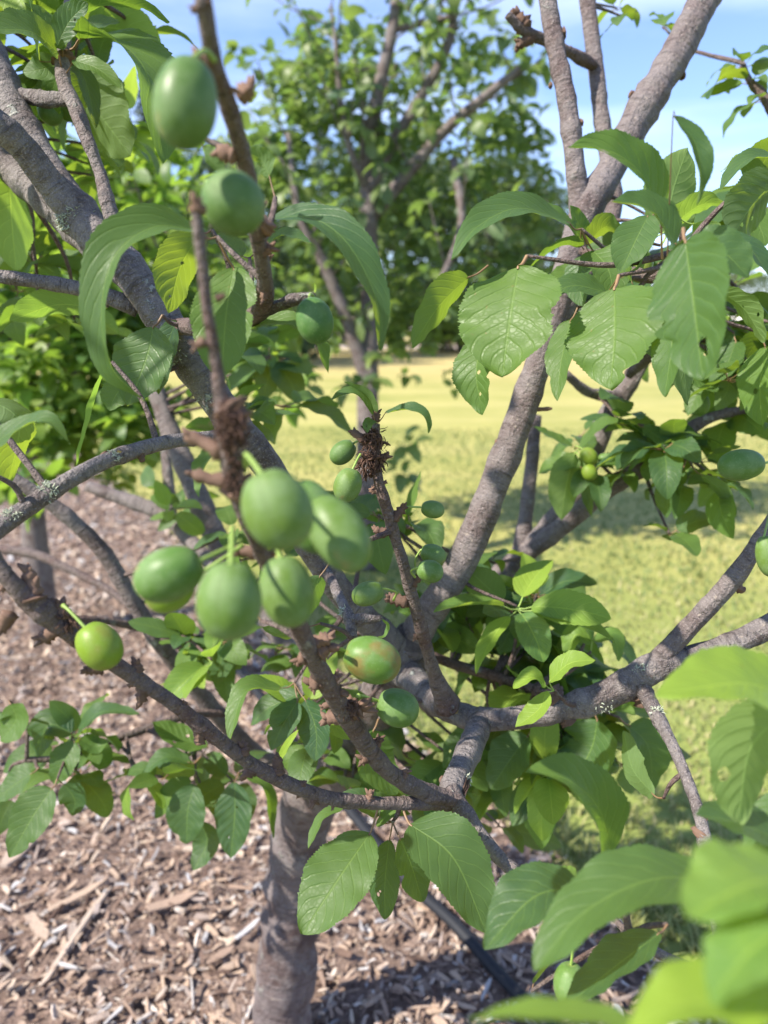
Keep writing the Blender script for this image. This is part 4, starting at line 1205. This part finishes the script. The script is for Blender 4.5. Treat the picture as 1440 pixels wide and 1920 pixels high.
h([(1060, 1370, .9), (1040, 1430, .9), (1000, 1500, .9)], 90, 35)
print('hero leaves', len(HERO))

# generic leaf spurs of the same tree, filling the crown behind and above
LV = Leaves()
srng = random.Random(5)
OUTER_SPURS = 38
fill = [  # px, py, depth, spurs, spread px, leaves each, leaf length m
    (980, 1190, .98, 11, 95, 6, .085), (1040, 1290, .98, 7, 80, 6, .07), (1080, 1420, .93, 9, 95, 6, .075), (900, 1440, .98, 6, 70, 5, .07),
    (700, 1010, .95, 4, 45, 5, .07), (860, 1120, 1.0, 4, 45, 5, .07), (1270, 870, 1.0, 5, 50, 6, .065), (1310, 700, 1.02, 7, 90, 6, .07),
    (1130, 840, 1.05, 3, 40, 5, .06), (1250, 560, .9, 6, 90, 6, .075), (1400, 660, .9, 6, 60, 6, .07), (400, 1230, 1.05, 6, 70, 6, .065),
    (380, 1460, 1.02, 4, 60, 5, .065), (80, 1420, 1.0, 5, 70, 5, .065), (560, 1320, .84, 4, 60, 5, .06), (480, 760, 1.0, 5, 60, 5, .075), (510, 680, 1.25, 8, 60, 5, .085), (700, 1440, .95, 5, 60, 5, .065), (560, 1220, 1.1, 3, 40, 5, .06),
    (110, 70, .85, 7, 90, 6, .07), (1185, 30, 1.1, 3, 40, 4, .05), (60, 130, .9, 4, 60, 6, .07), (230, 30, 1.0, 3, 60, 5, .07),
    (200, 260, 1.05, 5, 70, 6, .07), (60, 480, 1.0, 6, 70, 6, .07), (1400, 380, .85, 4, 50, 6, .07), (1300, 940, 1.0, 3, 40, 4, .06), (500, 1000, 1.1, 4, 60, 5, .06), (290, 1000, 1.3, 3, 50, 5, .06),
]
for px, py, z, n in ((1394, 120, 1.04, 6), (1408, 152, 1.03, 5), (1434, 182, 1.02, 5)):
    LV.spur(P(px, py, z), (-0.3, 0, 1), n, .052, LV_NEAR, random.Random(px), 0.4)
for px, py, z, k, sd, n, L in fill:
    for i in range(k):
        q = P(px + srng.gauss(0, sd * 0.8), py + srng.gauss(0, sd * 0.7), z + srng.gauss(0, 0.05))
        LV.spur(q, (srng.gauss(0, 0.5), srng.gauss(0, 0.5), 1), n, L, LV_NEAR if srng.random() < 0.85 else LV_YOUNG, srng, 0.5)
        pq = np.array(q); dd = np.linalg.norm(ALLP - pq, axis=1); kk = dd.argmin()
        if 0.02 < dd[kk] < 0.26: twig(ALLP[kk], pq, 0.0022 + 0.006 * dd[kk], 0.0015, 0.08)
# crown continued out of view on the sunny side, added for its shade: two limbs and their leaf spurs, which dapple what is in view
def outer_limb(key, pts, r0, r1):
    sm = catmull(pts, 8); rad = np.linspace(r0, r1, len(sm))
    o = put('branch', tube_mesh('branch', sm - sm[0], rad, MAT['bark'], sides=12, rough=0.07, seed=len(branches)), tree, sm[0])
    branches[key] = (o, sm, rad)
    return sm
tipL = branches['left_limb'][1][-1]; tipU = branches['left_limb_under'][1][-1]; tipW = branches['left_limb_low'][1][-1]
ol = [outer_limb('outer_a', [tipL, tipL + np.array([-.22, -.05, .25]), tipL + np.array([-.42, -.15, .48]), tipL + np.array([-.55, -.2, .75])], .021, .007),
      outer_limb('outer_b', [tipU, tipU + np.array([-.25, -.02, .15]), tipU + np.array([-.5, -.06, .35]), tipU + np.array([-.8, -.1, .6])], .019, .006),
      outer_limb('outer_c', [tipW, tipW + np.array([-.18, -.15, .15]), tipW + np.array([-.36, -.32, .34]), tipW + np.array([-.5, -.42, .6])], .016, .005)]
OUT = np.vstack(ol)
for i in range(OUTER_SPURS):
    b = OUT[srng.randrange(8, len(OUT))]
    q = Vector(b) + Vector((srng.gauss(0, .13), srng.gauss(0, .13), srng.gauss(.03, .12)))
    pr = project(q)
    if q.z > 1.35 and pr is not None and -140 < pr[0] < 1580 and pr[1] > -150: continue
    if q.x > -0.5: continue
    d = np.linalg.norm(OUT - np.array(q), axis=1); k = d.argmin()
    if d[k] > 0.02: twig(OUT[k], q, 0.003, 0.0015)
    LV.spur(q, (srng.gauss(0, 0.5), srng.gauss(0, 0.5), 1), 6, .08, LV_NEAR, srng, 0.4)
print('generic leaves', len(LV.items))
for it in list(LV.items):
    pass
LV_young_names = None
# leaves of two kinds cannot share one mass: split by material
near_items = [i for i in LV.items if any(i[1] is v for v in LV_NEAR)]
young_items = [i for i in LV.items if not any(i[1] is v for v in LV_NEAR)]
LV.items = near_items; LV.build(tree, max(0, 300 - len(HERO) - 40))
LY = Leaves(); LY.items = young_items; LY.build(tree, 40, 'young_foliage')

# ------------------------------------------------------------------ plums, each a thing of its own
def plum_mesh(w, hgt, seed, mat):
    """oval fruit, axis along +z, suture groove and stalk hollow"""
    r = random.Random(seed); nu, nv = 32, 22
    V, UV = [], []
    for i in range(nv + 1):
        th = math.pi * i / nv
        for k in range(nu + 1):
            a = 2 * math.pi * (k % nu) / nu
            rr = math.sin(th) ** 0.93 * (1 - 0.03 * math.cos(th))
            rr *= 1 - 0.045 * math.exp(-((a - 1.1) / 0.16) ** 2) * math.sin(th)
            rr *= 1 + 0.02 * noise.noise(Vector((math.cos(a) + seed, math.sin(a), th)))
            z = math.cos(th)
            z -= 0.10 * math.exp(-(th / 0.28) ** 2)
            V.append((w / 2 * rr * math.cos(a), w / 2 * rr * math.sin(a), hgt / 2 * z)); UV.append((k / nu, i / nv))
    Fc = []
    for i in range(nv):
        for k in range(nu):
            a = i * (nu + 1) + k
            Fc.append((a, a + nu + 1, a + nu + 2, a + 1))
    return mesh_from('plum', V, Fc, [mat], UV)

def plum(px, py, z, wpx, hpx, ang, label, stalk_to, mat='plum', back=0.0):
    """ang: image-plane angle of the stalk end, degrees clockwise from up"""
    c = P(px, py, z); s = z / F
    w, hh = wpx * s * 0.94, hpx * s * 0.98
    a = math.radians(ang)
    right = Vector((1, 0, 0)); up = Vector((0, sp, cp)); toc = (cam.location - c).normalized()
    ax = (right * math.sin(a) + up * math.cos(a) + toc * back).normalized()
    x = ax.orthogonal().normalized(); rot = RND.uniform(0, 6.28)
    x = (Matrix.Rotation(rot, 3, ax) @ x); y = ax.cross(x)
    M = Matrix.Translation(c) @ Matrix((x, y, ax)).transposed().to_4x4()
    o = put('plum', plum_mesh(w, hh, px * 0.37, MAT[mat]), None, matrix=M)
    tag(o, label, 'plum', 'unripe plums on the near tree')
    if stalk_to:
        e = P(*stalk_to); st = c + ax * hh * 0.455
        mid = st.lerp(e, 0.5) + ax * (e - st).length * 0.18
        pts = catmull([tuple(c + ax * hh * 0.42), tuple(st + ax * hh * 0.03), tuple(mid), tuple(e)], 5)
        rad = np.interp(np.linspace(0, 1, len(pts)), [0, .15, .8, 1], [1.5, 1.0, 1.0, 1.5]) * max(0.0009, wpx * s * 0.037)
        # stalk in the plum's own space
        iv = M.inverted()
        pl = [tuple(iv @ Vector(p)) for p in pts]
        so = put('stalk', tube_mesh('stalk', pl, rad, MAT['stalk'], sides=8, rough=0.05), o, matrix=M)
    return o

plum(348, 193, .300, 126, 172, 8, 'large green plum hanging highest, against the tall upright twig', (402, 112, .32), 'plum_dark')
plum(437, 381, .335, 122, 124, -50, 'round dark green plum just below the highest large plum', (486, 425, .44), 'plum_dark', back=-.05)
plum(590, 601, .500, 74, 90, -14, 'dark green plum hanging alone from a stubby grey spur', (588, 556, .515), 'plum_dark')
plum(520, 955, .298, 138, 162, -25, 'big pale green plum at the top of the large central cluster', (462, 872, .335))
plum(634, 1000, .338, 110, 168, -34, 'shaded green plum touching the far side of the central cluster', (520, 1020, .385), back=-.3)
plum(583, 968, .350, 108, 150, -20, 'green plum half hidden behind the big pale plum of the cluster', (500, 940, .38), back=-.3)
plum(317, 1077, .340, 106, 138, 66, 'shiny green plum lying sideways at the end of the central cluster', (450, 1015, .375))
plum(318, 1108, .372, 84, 98, 60, 'yellowish plum mostly hidden beneath the sideways plum', (455, 1022, .385), 'plum_lime')
plum(430, 1126, .305, 130, 154, 2, 'pale waxy plum hanging lowest at the front of the cluster', (436, 1010, .36))
plum(538, 1108, .338, 108, 142, -12, 'mid green plum between the lowest pale plum and the twig', (505, 1028, .385))
plum(186, 1211, .448, 84, 98, -38, 'lime green plum on a bent stalk resting against the low twig', (118, 1135, .455), 'plum_lime')
plum(697, 1237, .530, 92, 114, -72, 'green plum with a reddish brown blush on its side', (606, 1192, .50), 'plum_blush')
plum(745, 1327, .558, 76, 84, -70, 'smooth green plum on a straight stalk below the blushed plum', (672, 1304, .54))
plum(690, 1113, .625, 49, 64, 72, 'small glossy plum lying level beside the twig of small plums', (738, 1125, .66))
plum(806, 1071, .630, 46, 52, -75, 'small plum in front of its twin next to the leaning limb', (778, 1082, .655))
plum(812, 1040, .655, 42, 52, -70, 'small plum half hidden behind its twin near the leaning limb', (782, 1076, .66))
plum(811, 955, .630, 36, 46, -80, 'smallest plum held out on a curved stalk from the small twig', (755, 952, .635))
plum(652, 909, .592, 56, 68, 18, 'small plum hanging just under the dried blossom clump', (676, 852, .60))
plum(643, 848, .620, 44, 56, 50, 'small dark plum behind the dried blossom clump', (690, 820, .612), 'plum_dark')
plum(1390, 872, .600, 64, 88, 85, 'scarred green plum lying level in front of the field', (1452, 862, .62))
plum(1104, 856, .970, 34, 38, -40, 'upper bright plum of the tiny trio above a sunlit leaf', (1078, 842, 1.0), 'plum_lime')
plum(1105, 886, .965, 31, 34, -30, 'lower bright plum of the tiny trio above a sunlit leaf', (1080, 848, 1.0), 'plum_lime')
plum(1137, 861, .985, 24, 34, -80, 'tiny dark plum sticking out sideways from the tiny trio', (1088, 845, 1.0))
plum(1069, 1845, .500, 66, 80, 3, 'ribbed green plum hanging under a broad leaf above the mulch', (1078, 1768, .49))
plum(1440, 1042, .600, 46, 82, -10, 'green plum cut off by the picture edge beside the forked branch', (1470, 960, .65))
plum(94, 210, .800, 46, 52, -40, 'plum in shade behind the thick lichened limb', (75, 182, .74))
plum(1203, 500, .740, 44, 62, 10, 'pale plum half hidden among leaves at the fork', (1215, 462, .70), 'plum_lime')
plum(1312, 758, .920, 38, 44, 0, 'dark plum tucked among leaves before the bright field', (1312, 720, .95))
plum(392, 1233, 1.02, 26, 28, 0, 'tiny dark plum among leaves over the mulch', (398, 1205, 1.05))
plum(855, 1227, .950, 22, 24, -40, 'tiny bright plum by the thin twig behind the arching limb', (840, 1208, .95), 'plum_lime')

# ------------------------------------------------------------------ drip hose
hp = [G(1060, 2010), G(945, 1882), G(850, 1780), G(755, 1680), G(640, 1540), G(560, 1440), G(490, 1340), G(430, 1260), G(380, 1190)]
pth = catmull([(p.x, p.y, 0.068 - 0.010 * (i % 2)) for i, p in enumerate(hp)], 10)
V, Fc, UVh = tube_data(pth, [0.0135] * len(pth), sides=14, rough=0.015, lump=6)
o = put('irrigation_hose', mesh_from('irrigation_hose', V, Fc, [MAT['hose']], UVh))
tag(o, 'black plastic irrigation hose lying on the wood chips', 'hose')

# ------------------------------------------------------------------ neighbouring plum trees
def bg_tree(name_label, base, limbs, clouds, leaf_L, seed, limit, density, variants, group, up=0.6, zs=1.0):
    """limbs: lists of (px, py, depth, width px); clouds: (px, py, depth, rx px, ry px, rz m, n spurs)"""
    root = empty('plum_tree', base)
    tag(root, name_label, 'tree', group)
    r = random.Random(seed); lv = Leaves()
    tips = []
    for j, pts in enumerate(limbs):
        rows = []
        for px, py, z, w in pts:
            p = P(px, py, z * zs); rows.append((p.x, p.y, p.z, w * 0.5 / F * z * zs))
        if j == 0: rows = [(base.x, base.y, 0.0, rows[0][3] * 1.3)] + rows
        sm = catmull(rows, 6); path, rad = sm[:, :3], sm[:, 3]
        bag = Bag(); o0 = path[0].copy()
        bag.add(*tube_data(path - o0, rad, sides=10, rough=0.06, seed=j + seed))
        n = len(path)
        for i in range(3, n, 2):      # side twigs with their leaf spurs
            if j == 0 and i < n * 0.5: continue
            t = i / n
            for rep in range(density):
                L = r.uniform(0.12, 0.38) * zs
                d = Vector((r.gauss(0, 1), r.gauss(0, 1), r.gauss(up, 0.6))).normalized()
                a = Vector(path[i]); b = a + d * L * 0.5 + Vector((0, 0, 0.02)); c = b + (d + Vector((0, 0, 0.35))).normalized() * L * 0.5
                rr = min(rad[i] * 0.5, 0.006)
                tp = catmull([tuple(a - Vector(o0)), tuple(b - Vector(o0)), tuple(c - Vector(o0))], 3)
                bag.add(*tube_data(tp, np.linspace(rr, rr * 0.45, len(tp)), sides=5, rough=0, cap=False))
                for f in ((0.3, 0.55, 0.8, 1.0) if density > 1 else (0.5, 1.0)):
                    q = Vector(tp[min(len(tp) - 1, int(f * (len(tp) - 1)))]) + Vector(o0)
                    lv.spur(q, d, r.randint(3, 5), leaf_L, variants, r, 0.45)
        put('trunk' if j == 0 else 'branch', bag.mesh('branch', [MAT['bark_mid']]), root, o0)
    for px, py, z, rx, ry, rz, k in clouds:
        for i in range(k):
            while True:
                a, b, c = (r.uniform(-1, 1) for _ in range(3))
                if a * a + b * b + c * c <= 1: break
            q = P(px + a * rx, py + b * ry, (z + c * rz) * zs)
            if q.z < 0.12: continue
            lv.spur(q, (r.gauss(0, 0.5), r.gauss(0, 0.5), 1), r.randint(4, 6), leaf_L, variants, r, 0.45)
    print(name_label, len(lv.items))
    lv.build(root, limit)
    return root

baseA = P(690, 960, 4.3); baseA.z = 0
bg_tree('plum tree behind with several thin stems rising against the sky', baseA,
        [[(688, 960, 3.25, 44), (690, 720, 3.2, 40), (692, 600, 3.2, 36), (692, 430, 3.15, 34), (690, 300, 3.1, 30), (708, 180, 3.05, 26), (735, 60, 3.0, 22), (745, -40, 3.0, 18)],
         [(690, 720, 3.2, 34), (665, 640, 3.15, 26), (635, 560, 3.1, 24), (600, 480, 3.05, 20), (560, 400, 3.0, 14), (540, 250, 3.0, 9)],
         [(692, 360, 3.1, 24), (735, 270, 3.1, 22), (790, 180, 3.05, 20), (845, 70, 3.0, 18), (850, -30, 3.0, 16)],
         [(695, 410, 3.15, 26), (760, 330, 3.1, 24), (840, 240, 3.05, 20), (930, 165, 3.0, 18), (985, 120, 3.0, 12)],
         [(688, 350, 3.1, 18), (660, 290, 3.0, 14), (640, 200, 3.0, 12), (630, 90, 2.95, 8), (620, 10, 2.95, 5)],
         [(745, 55, 3.0, 12), (800, 42, 2.95, 11), (850, 30, 2.9, 8)],
         [(850, 300, 3.1, 16), (865, 420, 3.0, 14), (830, 520, 2.95, 12)]],
        [(540, 170, 3.4, 90, 110, .3, 34), (640, 120, 3.5, 110, 100, .3, 34), (480, 300, 3.5, 90, 80, .3, 26), (780, 160, 3.6, 110, 130, .3, 34), (930, 260, 3.6, 100, 130, .3, 34), (620, 610, 3.5, 80, 45, .3, 20), (760, 625, 3.5, 90, 40, .3, 22), (890, 610, 3.5, 80, 50, .3, 22), (985, 600, 3.5, 60, 60, .3, 16), (480, 420, 3.6, 120, 110, .3, 37), (560, 540, 3.6, 120, 70, .3, 31), (760, 560, 3.6, 140, 60, .3, 34), (930, 540, 3.6, 110, 80, .3, 37), (980, 440, 3.6, 90, 120, .3, 31), (820, 420, 3.7, 150, 110, .3, 37), (640, 400, 3.7, 120, 110, .3, 31), (600, 210, 3.25, 110, 110, .25, 31), (690, 280, 3.65, 160, 160, .3, 27), (900, 200, 3.65, 130, 160, .3, 29), (820, 520, 3.35, 140, 90, .3, 24), (560, 330, 3.35, 120, 80, .3, 14), (480, 90, 3.35, 40, 60, .15, 2), (850, 290, 3.25, 130, 130, .3, 27), (900, 110, 3.35, 110, 110, .3, 18), (980, 330, 3.45, 60, 130, .25, 13),
         (640, 80, 3.30, 80, 80, .2, 10), (770, 460, 3.25, 110, 90, .3, 14), (600, 460, 3.35, 110, 70, .3, 10), (560, 700, 2.65, 70, 50, .2, 4), (720, 700, 3.05, 60, 60, .2, 5), (770, 860, 2.95, 30, 80, .15, 4), (700, 560, 3.45, 120, 70, .3, 8), (640, 760, 2.95, 50, 60, .2, 2), (840, 690, 3.15, 40, 60, .2, 2)],
        .112, 21, 300, 1, LV_GREY, 'neighbouring plum trees', zs=1.32)
baseB = P(60, 960, 3.2); baseB.z = 0
bg_tree('bushy plum tree with sunlit leaves beyond the thick lichened limb', baseB,
        [[(60, 940, 3.2, 44), (70, 800, 3.1, 40), (100, 650, 3.0, 32), (60, 500, 3.0, 24), (40, 350, 3.0, 16)],
         [(75, 780, 3.1, 24), (150, 690, 2.7, 20), (180, 600, 2.6, 18), (100, 560, 2.6, 14)],
         [(90, 700, 3.0, 24), (200, 600, 2.9, 20), (300, 520, 2.8, 14), (340, 440, 2.8, 9)],
         [(75, 740, 3.1, 22), (20, 640, 2.8, 18), (-60, 560, 2.7, 14)]],
        [(60, 690, 2.8, 150, 170, .4, 150), (180, 800, 2.9, 130, 110, .4, 60), (150, 560, 3.2, 180, 150, .4, 70), (110, 330, 3.1, 170, 90, .4, 45), (330, 480, 3.2, 120, 140, .35, 50), (420, 620, 3.2, 90, 60, .3, 22), (230, 760, 2.8, 120, 110, .35, 52), (60, 400, 2.9, 150, 130, .4, 50), (250, 590, 2.9, 130, 110, .35, 46), (320, 320, 3.0, 90, 60, .3, 14), (480, 610, 2.9, 70, 60, .3, 10), (30, 900, 2.6, 90, 60, .25, 26), (520, 740, 2.4, 60, 50, .2, 8), (200, 340, 2.9, 110, 80, .3, 22)],
        .088, 33, 300, 2, LV_FAR, 'neighbouring plum trees')

# ------------------------------------------------------------------ far trees and hedge at the end of the field
def crown_mesh(name, shells, n, size, mat, seed, needle=False):
    """leaf clumps through the volume of several uneven ellipsoids: (cx, cy, cz, rx, ry, rz)"""
    g = np.random.default_rng(seed)
    tot = sum(s[3] * s[4] * s[5] for s in shells) ** (1.0)
    V, UV, R = [], [], []
    for s in shells:
        k = max(20, int(n * s[3] * s[4] * s[5] / tot))
        d = g.normal(size=(k, 3)); d /= np.linalg.norm(d, axis=1)[:, None]
        rad = g.uniform(0.45, 1.04, (k, 1)) ** 0.6
        c = np.array(s[:3]) + d * rad * np.array(s[3:])
        sz = size * g.uniform(0.5, 1.3, (k, 1))
        t1 = g.normal(size=(k, 3)); t1 /= np.linalg.norm(t1, axis=1)[:, None]
        t2 = np.cross(t1, d + g.normal(size=(k, 3)) * 0.5); t2 /= np.linalg.norm(t2, axis=1)[:, None] + 1e-9
        asp = 0.28 if needle else 0.6
        q = np.stack([c - t1 * sz, c + t2 * sz * asp, c + t1 * sz, c - t2 * sz * asp], 1)
        V.append(q.reshape(-1, 3)); UV.append(np.tile([(0.5, 0), (1, .5), (.5, 1), (0, .5)], (k, 1))); R.append(np.repeat(g.random(k), 4))
    V = np.vstack(V); return mesh_from(name, V, np.arange(len(V)).reshape(-1, 4), [mat], np.vstack(UV), np.concatenate(R))

def far_tree(px, dist, hgt, wid, label, kind, seed, group):
    r = random.Random(seed)
    x = (px - 720) / F * dist * 1.02
    root = empty('conifer_tree' if kind == 'conifer' else 'broadleaf_tree', Vector((x, dist, 0)))
    tag(root, label, 'tree', group)
    tr = tube_mesh('trunk', [(0, 0, -0.1), (r.gauss(0, .1), 0, hgt * 0.3), (r.gauss(0, .2), r.gauss(0, .2), hgt * 0.62), (r.gauss(0, .2), 0, hgt * 0.9)], [hgt * .03, hgt * .024, hgt * .014, hgt * .004], MAT['bark'], sides=9, rough=0.08, lump=1.0)
    put('trunk', tr, root, (x, dist, 0))
    sh = []
    if kind == 'conifer':
        for i in range(16):
            f = i / 15; rr = wid * 0.5 * (1 - f) ** 0.85 + 0.12
            for k in range(5):
                a = r.uniform(0, 6.28)
                sh.append((math.cos(a) * rr * 0.55, math.sin(a) * rr * 0.55, hgt * (0.1 + 0.88 * f) - 0.1 * rr, rr * 0.55, rr * 0.55, hgt * 0.028 + 0.1))
        me = crown_mesh('crown', sh, 5200, max(.16, hgt * 0.022), MAT['needle'], seed, True)
    else:
        for i in range(22):
            a = r.uniform(0, 6.28); f = r.random(); rr = wid * 0.5 * math.sin(math.pi * (0.22 + 0.7 * f)) * r.uniform(0.35, 0.85)
            sh.append((math.cos(a) * rr, math.sin(a) * rr, hgt * (0.06 + 0.82 * f), wid * r.uniform(.14, .24), wid * r.uniform(.14, .24), hgt * r.uniform(.07, .13)))
        me = crown_mesh('crown', sh, 6500, max(.14, hgt * 0.02), MAT['leaf_wood' if kind == 'dark' else 'leaf_wood2'], seed)
    put('crown', me, root, (x, dist, 0))

FT = 'trees along the far edge of the field'
for i, a in enumerate((
    (330, 34, 12.5, 4.5, 'tall narrow conifer showing between the top leaves and the highest plum', 'conifer'),
    (420, 30, 8.6, 8.5, 'dark broad tree behind the two upper plums', 'dark'),
    (515, 36, 10.0, 9.0, 'dark broad tree left of the stems of the plum tree behind', 'dark'),
    (612, 48, 13.5, 6.0, 'grey green conifer rising behind the crown of the middle plum tree', 'conifer'),
    (700, 44, 11.5, 12.0, 'round dark tree directly behind the thin stems', 'dark'),
    (800, 52, 12.5, 12.0, 'wide tree behind the lower crown of the middle plum tree', 'pale'),
    (900, 46, 11.5, 11.0, 'dark tree between the thin stems and the leaning limb', 'dark'),
    (1000, 56, 13.0, 13.0, 'wide dark tree just behind the fork of the leaning limb', 'dark'),
    (1120, 64, 9.0, 14.0, 'low pale tree behind the fork leaves', 'pale'),
    (1240, 72, 7.2, 12.0, 'distant low tree behind the drooping leaves', 'dark'),
    (1345, 78, 7.6, 12.0, 'distant tree showing under the sky gap by the edge leaves', 'pale'),
    (1450, 70, 7.0, 12.0, 'distant dark tree at the end of the field by the edge limb', 'dark'),
    (230, 28, 7.6, 8.0, 'pale tree behind the sunlit leaves of the bushy plum tree', 'pale'),
    (110, 38, 9.0, 9.0, 'dark tree mostly hidden by the thick lichened limb', 'dark'),
    (0, 44, 10.0, 10.0, 'dark tree hidden behind the bushy plum tree', 'dark'))):
    far_tree(*a, 200 + i, FT)
